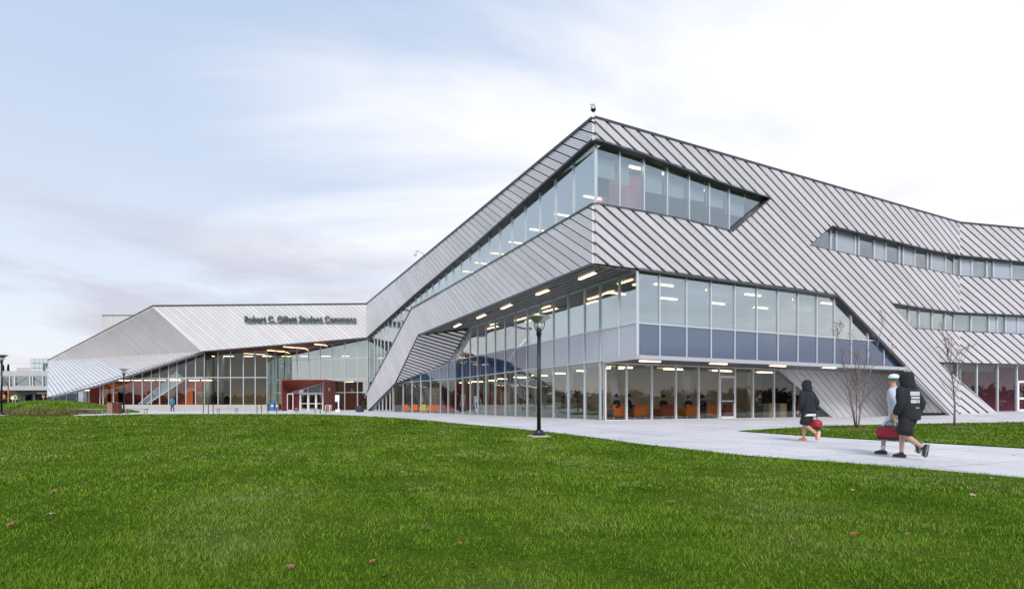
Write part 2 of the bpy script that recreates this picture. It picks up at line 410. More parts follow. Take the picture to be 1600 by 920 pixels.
def cross(ring, axis, val):
    r = []; n = len(ring)
    for i in range(n):
        p, q = ring[i], ring[(i+1) % n]
        a, b = p[axis], q[axis]
        if (a <= val) != (b <= val): r.append(p[1-axis]+(q[1-axis]-p[1-axis])*(val-a)/(b-a))
    r.sort(); return list(zip(r[::2], r[1::2]))
def curtain(P, ring, us, zs, parent, org, kind=None, mw=.065, md=.14, frame=.07, name='curtain_wall', gmat='glass', mmat='mullion', tmw=None):
    """glazing on plane P inside ring (u,z): frame (the part) > panes, mullions, transoms"""
    fr = MB(); n = len(ring)
    for i in range(n):
        a, b = ring[i], ring[(i+1) % n]; d = Vector((b[0]-a[0], b[1]-a[1])).normalized()*.001*(i+1)
        fr.bar(P.pt(a[0]+d.x, a[1]+d.y, .0005*i), P.pt(b[0]-d.x, b[1]-d.y, .0005*i), frame, md*.8, P.N)
    part = fr.build(name, M[mmat], parent, org)
    U = [min(p[0] for p in ring)-1]+sorted(us)+[max(p[0] for p in ring)+1]
    Z = [min(p[1] for p in ring)-1]+sorted(zs)+[max(p[1] for p in ring)+1]
    T = tris(ring)
    for i in range(len(U)-1):
        for j in range(len(Z)-1):
            kd = kind(i, j, (U[i]+U[i+1])/2, (Z[j]+Z[j+1])/2) if kind else gmat
            if not kd: continue
            m = MB()
            for t in T:
                q = clip(t, -1, 0, -U[i])
                for pr in ((1, 0, U[i+1]), (0, -1, -Z[j]), (0, 1, Z[j+1])):
                    if q: q = clip(q, *pr)
                if q:
                    m.poly([P.pt(x, y, .012) for x, y, _ in q]); m.poly([P.pt(x, y, -.012) for x, y, _ in q][::-1])
            if m.f: m.build('spandrel_panel' if 'span' in kd else 'glass_pane', M[kd], part, org)
    for u in us:
        for a, b in cross(ring, 0, u+1e-5):
            if b-a > .05: MB().bar(P.pt(u, a+.02, .002), P.pt(u, b-.02, .002), mw, md, P.N).build('mullion', M[mmat], part, org)
    for z in zs:
        for a, b in cross(ring, 1, z+1e-5):
            if b-a > .05: MB().bar(P.pt(a+.02, z, -.003), P.pt(b-.02, z, -.003), tmw or mw, md*.85, P.N).build('transom', M[mmat], part, org)
    return part
def reveal(P, ring, depth, parent, org, mat='trim', edge=.10):
    """lining of an opening, from the cladding face back to the glass, with a thin flashing round it"""
    m = MB(); n = len(ring)
    for i in range(n):
        a, b = ring[i], ring[(i+1) % n]
        if abs(a[0]-b[0]) < .06 and abs(a[1]-b[1]) > .6: continue
        m.bar(P.pt(*a, .06-depth/2), P.pt(*b, .06-depth/2), edge*(1+.01*i), depth+.14+.002*i, P.N)
    return m.build('window_surround', M[mat], parent, org)
def strip_window(P, px, depth, mull, parent, org, kind=None, zs=(), gmat='glass', surround=True, gr=None, **kw):
    ring = P.ring(px); Q = P.back(depth)
    us = [Q.u(x) for x in mull]
    part = curtain(Q, inset_ring(ring, .06 if gr is None else gr), us, list(zs), parent, org, kind, gmat=gmat, **kw)
    if surround: reveal(P, ring, depth, part, org)
    return part
def flash(pts, parent, org, mat='trim', w=.14, h=.3, side=(0, 0, 1), name='edge_flashing'):
    m = MB()
    for a, b in zip(pts, pts[1:]): m.bar(a, b, w, h, side)
    return m.build(name, M[mat], parent, org)

# ------------------------------------------------------------------ ground, paving, lawns
def sheet(ring, off, mat, name, step=2.0, maxr=None):
    xs = [p[0] for p in ring]; ys = [p[1] for p in ring]
    v = [Vector(p[:2]) for p in ring]; n = len(v); e = [(i, (i+1) % n) for i in range(n)]
    P2 = np.array([[p[0], p[1]] for p in ring])
    gx, gy = np.meshgrid(np.arange(min(xs)+step/2, max(xs), step), np.arange(min(ys)+step/2, max(ys), step))
    pts = np.c_[gx.ravel(), gy.ravel()]; pts = pts[inside(P2, pts)]
    v += [Vector(p) for p in pts]
    r = delaunay_2d_cdt(v, e, [list(range(n))], 1, 1e-4)
    co = [(p.x, p.y, float(gz(p.x, p.y))+off) for p in r[0]]
    me = bpy.data.meshes.new(name); me.from_pydata(co, [], [tuple(f) for f in r[2]]); me.materials.append(mat); me.shade_smooth()
    o = bpy.data.objects.new(name, me); COL.objects.link(o); return struct(o)
def inside(P2, pts):
    x, y = pts[:, 0], pts[:, 1]; r = np.zeros(len(pts), bool); n = len(P2)
    for i in range(n):
        a, b = P2[i], P2[(i+1) % n]
        c = (a[1] > y) != (b[1] > y)
        with np.errstate(divide='ignore', invalid='ignore'):
            r ^= c & (x < (b[0]-a[0])*(y-a[1])/(b[1]-a[1])+a[0])
    return r
def g2(px, py): p = gnd(px, py); return (p.x, p.y)
gm = MB()
R_ = 1500
gm.poly([(-R_, -R_, -.06), (R_, -R_, -.06), (R_, R_, -.06), (-R_, R_, -.06)])
struct(gm.build('ground', M['earth']))
e1, e2 = Vector(g2(1300, 722)), Vector(g2(1600, 748)); ext = e2+(e2-e1)*3
LAWN = [g2(1600, 748), g2(1450, 734.5), g2(1300, 722.5), g2(1160, 712), g2(1000, 694), g2(930, 684), g2(860, 675.5), g2(780, 667.5), g2(700, 660.5), g2(620, 653), g2(540, 648.6), g2(480, 647.0), g2(330, 646.6), g2(225, 647.2), g2(120, 649.5), g2(60, 650.5), g2(0, 651.0), (-60, 48), (-60, -12), (20, -12), (ext.x+4, ext.y-4), (ext.x, ext.y)]
sheet(LAWN, .02, M['turf'], 'lawn', 1.5)
q1, q2 = Vector(g2(1300, 683.5)), Vector(g2(1600, 700.5)); qe = q2+(q2-q1)*1.2
STRIP = [g2(1152, 673.5), g2(1200, 677), g2(1300, 683.5), g2(1450, 692), g2(1600, 700.5), (qe.x, qe.y), (38, 24), g2(1600, 659.5), g2(1500, 661), g2(1400, 662.8), g2(1290, 665.5), g2(1200, 670.5)]
sheet(STRIP, .02, M['turf'], 'grass_strip', 1.0)
PAVE = [(-75, 43), (-20, 41), g2(540, 655), g2(700, 668), g2(860, 688), g2(1000, 712), g2(1160, 740), g2(1300, 765), (ext.x-2.2, ext.y+.4), (ext.x+1, ext.y+.2), (qe.x-.6, qe.y-.2), g2(1450, 690), g2(1300, 680), (34, 25.4), (70, 25), (70, 100), (-75, 100)]
sheet(PAVE, .0, M['concrete'], 'paving', 1.5)
# mound
MC = Vector((-46.5, 58)); 
def mz(x, y): 
    r = np.sqrt(((x-MC.x)/8.6)**2+((y-MC.y)/5.0)**2); return 1.15*np.clip(1-r*r, 0, 1)**1.2
def mound():
    v, f = [], []; nr, na = 14, 40
    for i in range(nr+1):
        for j in range(na):
            a = 2*math.pi*j/na; r = i/nr*1.02; x, y = MC.x+8.6*r*math.cos(a), MC.y+5*r*math.sin(a)
            v.append((x, y, float(gz(x, y)+mz(x, y))+.03-(.15 if i == nr else 0)))
    for i in range(nr):
        for j in range(na): f.append((i*na+j, i*na+(j+1) % na, (i+1)*na+(j+1) % na, (i+1)*na+j))
    me = bpy.data.meshes.new('grass_mound'); me.from_pydata(v, [], f); me.materials.append(M['turf']); me.shade_smooth()
    o = bpy.data.objects.new('grass_mound', me); COL.objects.link(o); struct(o)
mound()
MEADOW = [g2(0, 651), g2(110, 649.2), g2(140, 645), (-40, 56), (-64, 62), (-72, 100), (-140, 100), (-140, 48), (-60, 48)]
sheet(MEADOW, .016, M['turf'], 'lawn_beside_mound', 3.0)

def blades(name, pos, hgt, wid, mat, lean=.5, seg=True):
    """one mesh of grass blades: pos Nx3"""
    n = len(pos); a = nrng.uniform(0, 2*np.pi, n); ln = nrng.uniform(.1, 1, n)*lean*hgt; b = nrng.uniform(0, 2*np.pi, n)
    dx, dy = np.cos(a)*wid/2, np.sin(a)*wid/2; lx, ly = np.cos(b)*ln, np.sin(b)*ln
    ly = ly+hgt*.10*np.where(np.floor((pos[:, 0]+.06*pos[:, 1])/1.05) % 2 > .5, 1, -1)*(pos[:, 1] > 5)   # mowing direction
    V = np.zeros((n, 5, 3)); V[:, 0] = pos-np.c_[dx, dy, np.zeros(n)]; V[:, 1] = pos+np.c_[dx, dy, np.zeros(n)]
    mid = pos+np.c_[lx*.35, ly*.35, hgt*.6]; V[:, 2] = mid+np.c_[dx, dy, np.zeros(n)]*.75; V[:, 3] = mid-np.c_[dx, dy, np.zeros(n)]*.75
    V[:, 4] = pos+np.c_[lx, ly, hgt]
    me = bpy.data.meshes.new(name); me.vertices.add(n*5); me.vertices.foreach_set('co', V.ravel())
    base = np.arange(n)*5
    loops = np.stack([base, base+1, base+2, base+3, base+3, base+2, base+4], 1).ravel()
    me.loops.add(n*7); me.loops.foreach_set('vertex_index', loops.astype(np.int32))
    ls = np.stack([np.arange(n)*7, np.arange(n)*7+4], 1).ravel()
    me.polygons.add(n*2); me.polygons.foreach_set('loop_start', ls.astype(np.int32))
    me.update(calc_edges=True)
    at = me.attributes.new('tint', 'FLOAT', 'POINT'); t = nrng.uniform(0, .93, n); t[nrng.random(n) < .02] = 1.0
    at.data.foreach_set('value', np.repeat(t, 5).astype(np.float32))
    me.materials.append(mat); o = bpy.data.objects.new(name, me); COL.objects.link(o); o['kind'] = 'stuff'; return o
def scatter(poly, y0, y1, dens, wfac=.93):
    w = max(wfac*y1+2, 4); A = (2*w)*(y1-y0); n = int(A*dens)
    p = np.c_[nrng.uniform(-w, w, n), nrng.uniform(y0, y1, n)]
    p = p[np.abs(p[:, 0]) < wfac*p[:, 1]+1.5]
    p = p[inside(np.array(poly, float), p)]
    return p
def clump(p, f=1.6):
    return .5+.25*np.sin(p[:, 0]*f+1.3*np.sin(p[:, 1]*f*.7))+.25*np.sin(p[:, 1]*f*1.3+p[:, 0]*f*.4+2)
def lawn_grass(poly, name):
    P_, H_, W_ = [], [], []
    for y0, y1, d, h, w in ((3.0, 4.6, 5000, .030, .0030), (4.6, 7, 2600, .033, .0043), (7, 11, 1050, .037, .0072), (11, 17, 400, .044, .012), (17, 26, 150, .046, .020), (26, 37, 55, .05, .034), (37, 50, 24, .052, .05)):
        p = scatter(poly, y0, y1, d)
        if not len(p): continue
        k = clump(p)*.35+clump(p, 5.3)*.3+clump(p[:, ::-1], 13.0)*.35; k = np.clip((k-.5)*1.9+.5, 0, 1.2); kp = nrng.random(len(p)) < .35+.75*k; p, k = p[kp], k[kp]
        p = p+nrng.normal(0, .035, p.shape)
        P_.append(np.c_[p, gz(p[:, 0], p[:, 1])+.018]); H_.append(h*(.5+.85*k)*nrng.uniform(.7, 1.25, len(p))); W_.append(w*nrng.uniform(.7, 1.3, len(p)))
    o = blades(name, np.concatenate(P_), np.concatenate(H_), np.concatenate(W_), M['blade'], 1.25)
    return o
lawn_grass(LAWN, 'lawn_grass')
lawn_grass(STRIP, 'strip_grass')
def mound_grass():
    n = 26000; r = np.sqrt(nrng.random(n)); a = nrng.uniform(0, 2*np.pi, n)
    x, y = MC.x+8.5*r*np.cos(a), MC.y+4.9*r*np.sin(a)
    blades('mound_grass', np.c_[x, y, gz(x, y)+mz(x, y)+.02], nrng.uniform(.06, .14, n), np.full(n, .05), M['blade'], .8)
    n = 5200; x = nrng.uniform(-53, -36.5, n); y = nrng.normal(50.5, 1.0, n)
    hh = nrng.uniform(.18, .62, n)*(.65+.35*np.sin(x*2.1)+.2*np.sin(x*5.3))
    blades('dry_reed_grass', np.c_[x, y, gz(x, y)+.02], np.clip(hh, .15, 1.2), np.full(n, .035), M['dryblade'], .55)
mound_grass()
# ------------------------------------------------------------------ main building
ORG = (GC0.x, GC0.y, .25)
B = empty('academic_building', ORG, 'angular three storey building clad in ribbed silver metal with a sharp overhanging corner', 'building')
ZG = .25; ZS = 3.45; ZT = 5.11; ZO = 7.62
c0 = PR1.u(928)                                    # 0: the corner
def R1(px, py): return PR1.uv(px, py)
ct, cb1, cb2, cb3 = R1(928, 186.5)[1], R1(928, 219)[1], R1(928, 319.5)[1], R1(928, 412)[1]
r1 = [(c0, ct)]+PR1.ring([(1060, 224.6), (1200, 263.5), (1291, 290.5), (1382.6, 316), (1496.5, 348.5), (1496.5, 399), (1449.6, 390.7), (1365.9, 370.3), (1296.8, 353.2), (1260.9, 384.6), (1364.4, 406.8), (1449.6, 422.6), (1496.5, 432),
      (1496.5, 488), (1454.2, 483.5), (1387.2, 472.9), (1424, 513.6), (1496.5, 518.2), (1496.5, 566.5), (1464.7, 565.5), (1496.5, 594.3), (1496.5, 647.6), (1482, 648.2), (1410.3, 572), (1306, 462), (1260, 455), (1150, 441), (1060, 429), (996, 420.5)])+[(c0, cb3), (c0, cb2)]+PR1.ring([(1000, 331.5), (1070, 345), (1141, 362.6), (1203, 310.5), (1130, 288), (1060, 263), (1000, 241)])+[(c0, cb1)]
clad(PR1, r1, B, ORG, gap=.14, h=.15)
r2s = [[(1496.5, 348.5), (1600, 358), (1760, 373), (1760, 424), (1600, 409.5), (1496.5, 399)],
       [(1496.5, 432), (1600, 439.4), (1760, 451), (1760, 504.5), (1600, 492.7), (1496.5, 488)],
       [(1496.5, 518.2), (1600, 523), (1760, 531), (1760, 572), (1600, 568.8), (1496.5, 566.5)],
       [(1496.5, 594.3), (1554, 645.6), (1496.5, 647.6)]]
for q in r2s: clad(PR2, PR2.ring(q), B, ORG, ang=33, phase=.1, gap=.14, h=.14)
uc = PL.u(928)
l1 = [(uc, ct)]+PL.ring([(750, 330.5), (573.5, 474.5), (574.5, 527), (648, 461.5), (742.6, 383), (836, 301)])+[(uc, cb1)]
clad(PL, l1, B, ORG, gap=.075, gmat='groove_shade_mid')
l2 = [(uc, cb2)]+PL.ring([(800, 393.5), (687, 458.3), (645, 481.5), (574.5, 613), (574.5, 642.7), (618.7, 598), (654.5, 522.8)])+[(uc, cb3)]
clad(PL, l2, B, ORG, gap=.075, gmat='groove_shade_mid')
# return surface behind the leaning leg
def P3(a, b, c): return Plane(a, b-a, a-c)
pa, pb, pc = PL.pt(*PL.uv(655.5, 523)), PLg.pt(*PLg.uv(733, 514)), PL.pt(*PL.uv(619.5, 598.5))
PX = P3(pa, pb, pc)
clad(PX, PX.ring([(655, 523.2), (733.5, 514.5), (702, 567.8), (660, 583), (619.5, 598.8)]), B, ORG, dirpx=((643.4, 550.4), (695.7, 567)), mat='panel', h=.10, depth=.12, gap=.20, fine=False)
# recessed lower cladding on the right
clad(PG, PG.ring([(1217, 575.5), (1500, 573), (1500, 649), (1303, 652.2)]), B, ORG, dirpx=((1249, 576.3), (1311.5, 650)), mat='panel', h=.06, gap=.045, depth=.1, fine=False)
MB().bar(PG.pt(*PG.uv(1214.5, 575), .05), PG.pt(*PG.uv(1301, 652.2), .05), .2, .2, PG.N).build('edge_flashing', M['mullion'], B, ORG)
# flashings
flash([PL.pt(*PL.uv(573.5, 474.5)), PL.pt(uc, ct+.03), PR1.pt(c0, ct+.03)]+[PR1.pt(*PR1.uv(*p)) for p in ((1200, 263.5), (1382.6, 316), (1496.5, 348.5))]+[PR2.pt(*PR2.uv(1760, 373))], B, ORG, 'trim', .34, .12)
flash([PR1.pt(*PR1.uv(*p)) for p in ((996, 421), (1060, 429.5), (1150, 441.5), (1260, 455.5), (1306, 462.5), (1410.3, 572.5))], B, ORG, 'trim', .3, .16)
flash([PR1.pt(*PR1.uv(1410.3, 572.5), .02), PR1.pt(*PR1.uv(1482, 648.4), .02)], B, ORG, 'mullion', .3, .1)
flash([PL.pt(uc, cb3-.03)]+[PL.pt(*PL.uv(*p), .0) for p in ((655, 523.5), (618.7, 598.8), (574.5, 643.5))], B, ORG, 'trim', .26, .12)
flash([PL.pt(*PL.uv(687, 458.3)), PL.pt(*PL.uv(645, 481.5)), PL.pt(*PL.uv(574.5, 613))], B, ORG, 'trim', .3, .14)
flash([PX.pt(*PX.uv(733.5, 513)), PX.pt(*PX.uv(702, 568)), PX.pt(*PX.uv(660, 583.5)), PX.pt(*PX.uv(619.5, 599))], B, ORG, 'trim', .3, .16)
flash([PR2.pt(*PR2.uv(1496.5, 647), .1), PR2.pt(*PR2.uv(1554, 645.6), .1)], B, ORG, 'mullion', .12, .1)
# under-side of the overhang (ribbed soffit along the left facade)
PS = Plane(G.to_3d()+Vector((0, 0, ZO+.02)), Ld.to_3d(), Vector((1, .467, 0)))
def onz(px, py, z):
    d = Vector(((px-CX)/F, 1, -(py-HY)/F)); t = (z-CAMZ)/d.z; return Vector((0, 0, CAMZ))+d*t
PS = Plane(Vector((G.x, G.y, ZO+.03)), Ld.to_3d(), Vector((Rd.x, Rd.y, 0)))
if PS.N.z > 0: PS = Plane(Vector((G.x, G.y, ZO+.03)), Ld.to_3d(), -Vector((Rd.x, Rd.y, 0)))
def sv(p): d = Vector(p)-PS.O; return (d.dot(PS.U), d.dot(PS.V))
soff = [sv(PLg.pt(PLg.u(996), ZO)), sv(PLg.pt(PLg.u(730), ZO)), sv(PL.pt(PL.u(652), ZO)), sv(PL.pt(PL.u(928.5), ZO))]
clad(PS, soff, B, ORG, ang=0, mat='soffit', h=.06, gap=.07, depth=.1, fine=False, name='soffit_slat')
for a, b in (((905.5, 436.5), (930, 426.5)), ((839, 460.5), (857, 453.5)), ((784, 482.5), (799, 476)), ((746, 497), (758.5, 491.5)), ((710, 511), (720, 506))):
    p, q = onz(*a, ZO-.06), onz(*b, ZO-.06)
    MB().bar(p, q, .16, .05, (0, 0, 1)).build('soffit_light', M['lamp'], B, ORG)
    d = (q-p)
    MB().bar(q+d*.04, q+d*.75, .15, .03, (0, 0, 1)).build('dim_light_bar', M['inbrown'], B, ORG)  # brown bar paints the light's dim reflection beside it
# third floor strip window, wrapping the corner
kL3 = None
PLs, PRs = PL.back(.22), PR1.back(.22)
gcorner = None
ur = PRs.u(931.5); ulr = PLs.u(930.3)
ringL = PL.ring([(574.5, 527), (648, 461.5), (742.6, 383), (836, 301)])+[(uc, cb1), (uc, cb2)]+PL.ring([(800, 393.5), (687, 458.3), (645, 481.5), (574.5, 613)])
rl = [(min(u, ulr), z) for u, z in inset_ring(ringL, .15)]
mL = [896.7, 868.8, 844.2, 821.3, 800.7, 781.9, 765.3, 749.6, 735, 721.3, 708.8, 697.3, 686.8, 676.5, 667, 658, 650, 642, 634.5, 627, 620, 613.3, 607, 601, 595.3, 590, 585]
w3 = curtain(PLs, rl, [PLs.u(x) for x in mL], [7.15, 4.6], B, ORG, mw=.05, frame=.06, gmat='glass_bright')
reveal(PL, ringL, .22, w3, ORG)
ringR = [(c0, cb1)]+PR1.ring([(1000, 241), (1060, 263), (1130, 288), (1203, 310.5), (1141, 362.6), (1070, 345), (1000, 331.5)])+[(c0, cb2)]
rr = [(max(u, ur), z) for u, z in inset_ring(ringR, .12)]
w3 = curtain(PRs, rr, [PRs.u(x) for x in (967.5, 1005.5, 1041.8, 1076, 1107.5, 1138.2)], [], B, ORG, mw=.07)
reveal(PR1, ringR[1:-1][0:1]+ringR[1:-1][1:], .4, w3, ORG, edge=.09) if False else None
m = MB()
for a, b in zip(ringR[:-1], ringR[1:]): m.bar(PR1.pt(*a, .08-.12), PR1.pt(*b, .08-.12), .11, .38, PR1.N)
m.build('window_surround', M['trim'], w3, ORG)
MB().bar(PRs.pt(ur, cb1, -.02), PRs.pt(ur, cb2, -.02), .10, .10, PRs.N).build('corner_post', M['black'], w3, ORG)
# second floor + ground floor glazing on the left facade
uG, u712 = PLg.u(995.7), PLg.u(712)
zq = PLg.uv(712, 550.5)[1]
ring1 = [(uG, ZO), (PLg.u(734), ZO), (u712, zq), (u712, ZG), (PLg.u(945), ZG), (PLg.u(945), ZS), (uG, ZS)]
mG = [968, 938, 914, 888.6, 865.4, 844.2, 824.3, 806, 789.8, 774.2, 759.7, 746.8, 735, 723]
m1 = [PLg.u(x) for x in mG if x < 945]; m1u = [PLg.u(x) for x in (968, 938.3)]
def kL(i, j, u, z): return 'spandrel_pale' if (ZS < z < ZT and u > PLg.u(850)) else ('spandrel' if ZS < z < ZT else ('glass_bright' if z > ZT else 'glass_lounge'))
curtain(PLg, ring1, sorted(m1+[PLg.u(968), PLg.u(938.3)]) if False else sorted(m1+m1u), [ZS, ZT], B, ORG, kL)
ub = PBD.u(712)
ring2 = [(ub, PBD.uv(711.9, 550.5)[1]), PBD.uv(702, 568.5), PBD.uv(660, 584), (PBD.u(614.2), ZS+.15), (PBD.u(614.2), ZG), (ub, ZG)]
def kB(i, j, u, z): return 'spandrel' if z > ZS else 'glass_clear'
curtain(PBD, ring2, [PBD.u(x) for x in (700.5, 688.5, 673, 657.8, 644, 630.2)], [ZS, ZT], B, ORG, kB)
ring3 = [(PL.u(613.8), PL.uv(613.8, 603.5)[1]), PL.uv(577, 641.5), (PL.u(577), ZG), (PL.u(613.8), ZG)]
curtain(PL.back(.12), ring3, [PL.u(x) for x in (608, 602, 596.5, 591, 586, 581)], [], B, ORG)
# second floor glazing on the right facade
PRg = PR1.back(.14)
ring4 = inset_ring(PR1.ring([(996.5, 421), (1060, 429.5), (1150, 441.5), (1260, 455.5), (1305.5, 462.5), (1409, 572)]), .0)+[(PR1.u(1404), ZS), (PR1.u(996), ZS)]
ring4[0] = (PRg.u(996.5), ring4[0][1]); ring4[-1] = (PRg.u(996.5), ZS)
def kR(i, j, u, z): return 'spandrel' if z < ZT else 'glass_bright'
curtain(PRg, ring4, [PRg.u(x) for x in (1029.8, 1071.8, 1110, 1147, 1181.5, 1214.3, 1245.5, 1275.2, 1302.6, 1329, 1355.3, 1380)], [ZT], B, ORG, kR, mw=.07)
MB().bar((*G, ZS), (*G, ZO), .05, .05, PR1.N).build('corner_post', M['black'], B, ORG)
# slab edge, lower soffit of the recessed ground floor and its lights
ue = PR1.u(1412)
eP = PR1.pt(ue, 0); eG = PG.pt(PG.u(1500), 0)
def zz(p, z): return Vector((p.x, p.y, z))
s0, s1 = PR1.pt(PR1.u(995.7), 0), PG.pt(PG.u(945), 0)
MB().bar(zz(PLg.pt(PLg.u(946), 0, .03), ZS-.03), zz(s0+PR1.N*.05, ZS-.03), .2, .2, (0, 0, 1)).bar(zz(s0+PR1.N*.05, ZS-.029), zz(eP+PR1.N*.05, ZS-.029), .2, .196, (0, 0, 1)).build('slab_edge', M['slabedge'], B, ORG)
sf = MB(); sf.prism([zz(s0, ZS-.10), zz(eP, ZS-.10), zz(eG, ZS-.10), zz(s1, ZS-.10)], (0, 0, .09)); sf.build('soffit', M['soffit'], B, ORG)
for a, b in ((999.5, 1033.5), (1109.5, 1137.5), (1203.5, 1229), (1286, 1307)):
    ya = 563.8+(a-999.5)*.0357; p, q = onz(a, ya, ZS-.13), onz(b, ya+(b-a)*.03, ZS-.13)
    q = p+Vector((Rd.x, Rd.y, 0))*(q-p).dot(Vector((Rd.x, Rd.y, 0)))
    MB().bar(p, q, .17, .05, (0, 0, 1)).build('soffit_light', M['lamp'], B, ORG)
    d = (p-q); MB().bar(p+d*.06, p+d*.55, .15, .03, (0, 0, 1)).build('dim_light_bar', M['inbrown'], B, ORG)
MB().box(onz(1012.5, 571, ZS-.17), (.25, .3, .14), .4).build('soffit_camera', M['whiteframe'], B, ORG)
# recessed ground floor shop front with its door
ugc = PG.u(945.5); uS = PG.u(1303)
ring5 = [(ugc, ZG), (PG.u(1302), ZG), PG.uv(1216, 576.5), (PG.u(1215), ZS-.12), (ugc, ZS-.12)]
md_ = (978.7, 1018, 1055.7, 1091.2, 1123, 1148, 1175.8, 1208.8, 1240.5)
us5 = [PG.u(x) for x in md_]
sf5 = curtain(PG, ring5, us5, [], B, ORG, lambda i, j, u, z: None if us5[4] < u < us5[5] else 'glass_clear', mw=.075, mmat='whiteframe')
ZD = PG.uv(1135, 588.5)[1]
a, b = us5[4]+.04, us5[5]-.04
m = MB()
for p, q in (((a, ZG), (a, ZD)), ((b, ZG), (b, ZD)), ((a, ZD), (b, ZD)), ((a, ZG+.08), (b, ZG+.08))): m.bar(PG.pt(*p, .02), PG.pt(*q, .02), .15, .1, PG.N)
door = m.build('door', M['whiteframe'], B, ORG)
MB().prism([PG.pt(a, ZG+.1), PG.pt(b, ZG+.1), PG.pt(b, ZD-.05), PG.pt(a, ZD-.05)], PG.N*.02).build('glass_pane', M['glass_clear'], door, ORG)
MB().bar(PG.pt(a+.1, 1.32, .08), PG.pt(b-.1, 1.32, .08), .06, .05, PG.N).build('push_bar', M['mullion'], door, ORG)
MB().bar(PG.pt(b-.16, 1.2, .1), PG.pt(b-.16, 1.75, .1), .04, .04, PG.N).build('handle', M['black'], door, ORG)
MB().prism([PG.pt(a, ZD+.1), PG.pt(b, ZD+.1), PG.pt(b, ZS-.15), PG.pt(a, ZS-.15)], PG.N*.02).build('transom_light', M['glass_clear'], B, ORG)
MB().bar((*GC0, ZG), (*GC0, ZS-.1), .08, .1, PG.N).build('corner_post', M['black'], B, ORG)
# office strip windows on the right facade
def kS(pat):
    return lambda i, j, u, z: pat[min(i, len(pat)-1)]
g_, s_ = 'glass', 'spandrel_pale'
strip_window(PR1, [(1260.9, 384.6), (1296.8, 353.2), (1365.9, 370.3), (1449.6, 390.7), (1496.3, 399), (1496.3, 432), (1449.6, 422.6), (1364.4, 406.8)], .3, (1297, 1305.5, 1335, 1340.5, 1364.5, 1382.8, 1403.5, 1410, 1428, 1447.8, 1453.6, 1476, 1492), B, ORG,
             kS([g_, g_, s_, g_, g_, s_, g_, g_, s_, g_, g_, s_, g_, g_]), mw=.13)
strip_window(PR1, [(1387.2, 472.9), (1454.2, 483.5), (1496.3, 488), (1496.3, 518.2), (1424, 513.6)], .3, (1418.6, 1434.6, 1455, 1475, 1496), B, ORG, None, mw=.12)
strip_window(PR2, [(1496.7, 399), (1600, 409.5), (1760, 424), (1760, 451), (1600, 439.4), (1496.7, 432)], .3, (1499.5, 1517.5, 1540.5, 1551, 1579, 1606, 1616, 1640), B, ORG, kS([g_, s_, g_, g_, s_, g_, g_, s_, g_]), mw=.13)
strip_window(PR2, [(1496.7, 488), (1600, 492.7), (1760, 504.5), (1760, 531), (1600, 523), (1496.7, 518.2)], .3, (1516, 1544, 1557, 1570, 1589, 1612, 1630), B, ORG, kS([g_, g_, s_, g_, s_, s_, g_]), mw=.12)
# ground floor window at far right
zr0 = .5
PRb = PR1.back(.35); PR2b = PR2.back(.35)
curtain(PRb, [PRb.uv(1463, 564), PRb.uv(1500, 565), PRb.uv(1500, 604)], [PRb.u(1474)], [], B, ORG, gmat='glass_clear')
rg = [(PR2b.u(1495), PR2b.uv(1496, 564.5)[1]), PR2b.uv(1600, 567.5), PR2b.uv(1760, 570), (PR2b.u(1760), .62), (PR2b.u(1555), .55), PR2b.uv(1495, 592)]
usx = [PR2b.u(x) for x in (1525.5, 1558, 1588, 1614, 1645)]
curtain(PR2b, rg, usx, [], B, ORG, gmat='glass_clear', mw=.1)
m = MB(); a, b = usx[2]+.06, usx[3]-.06
for p, q in (((a, .62), (a, 2.75)), ((b, .62), (b, 2.75)), ((a, 2.75), (b, 2.75)), ((a, .7), (b, .7)), ((a, 1.55), (b, 1.55))): m.bar(PR2b.pt(*p, .05), PR2b.pt(*q, .05), .15, .1, PR2b.N)
m.build('door', M['whiteframe'], B, ORG)
p, q = onz(1497, 573.5, 3.86), onz(1521, 572, 3.86)
MB().bar(p+Rd.to_3d()*.2+Vector((-.1, .35, 0)), q+Vector((-.1, .3, 0)), .12, .05, (0, 0, 1)).build('soffit_light', M['lamp'], B, ORG)
# ---- body behind the skins: floors, ceilings, core walls, roof.  (a along the left facade, b along the right one)
def ab(a, b, z): v = G+Ld*a+Rd*b; return Vector((v.x, v.y, z))
def slab(a0, a1, b0, b1, z0, z1, name, mat):
    MB().prism([ab(a0, b0, z0), ab(a0, b1, z0), ab(a1, b1, z0), ab(a1, b0, z0)], (0, 0, z1-z0)).build(name, M[mat], B, ORG)
slab(.5, 20, .25, 33, ZS+.1, 4.55, 'floor_slab', 'infloor'); slab(20, 50, .8, 33, ZS+.1, 4.55, 'floor_slab', 'infloor')
slab(.5, 18, .25, 33, ZO+.15, 10.05, 'floor_slab', 'inceil'); slab(18, 26, .6, 33, ZO+.15, 10.05, 'floor_slab', 'inceil'); slab(26, 50, -1.6, 33, ZO+.6, 10.0, 'floor_slab', 'inceil')
slab(.1, 45, -1.9, .2, ZO+.2, 10.04, 'floor_slab', 'inceil')
slab(.6, 50.5, -1.7, 33, 13.05, 13.4, 'ceiling', 'inceil')
slab(.3, 51, -1.9, 34, 13.42, 13.5, 'roof', 'roofing')
slab(3.0, 50, .3, 33, ZG-.3, ZG+.03, 'ground_floor', 'infloor')
slab(9.5, 51, 10, 34, ZG, ZO+.1, 'core_wall', 'inwall'); slab(5.5, 51, 8, 34, 10.06, 13.04, 'core_wall', 'inwall')
slab(1.6, 5.4, 13.5, 34, 4.56, 13.0, 'core_wall', 'inwall') if False else None
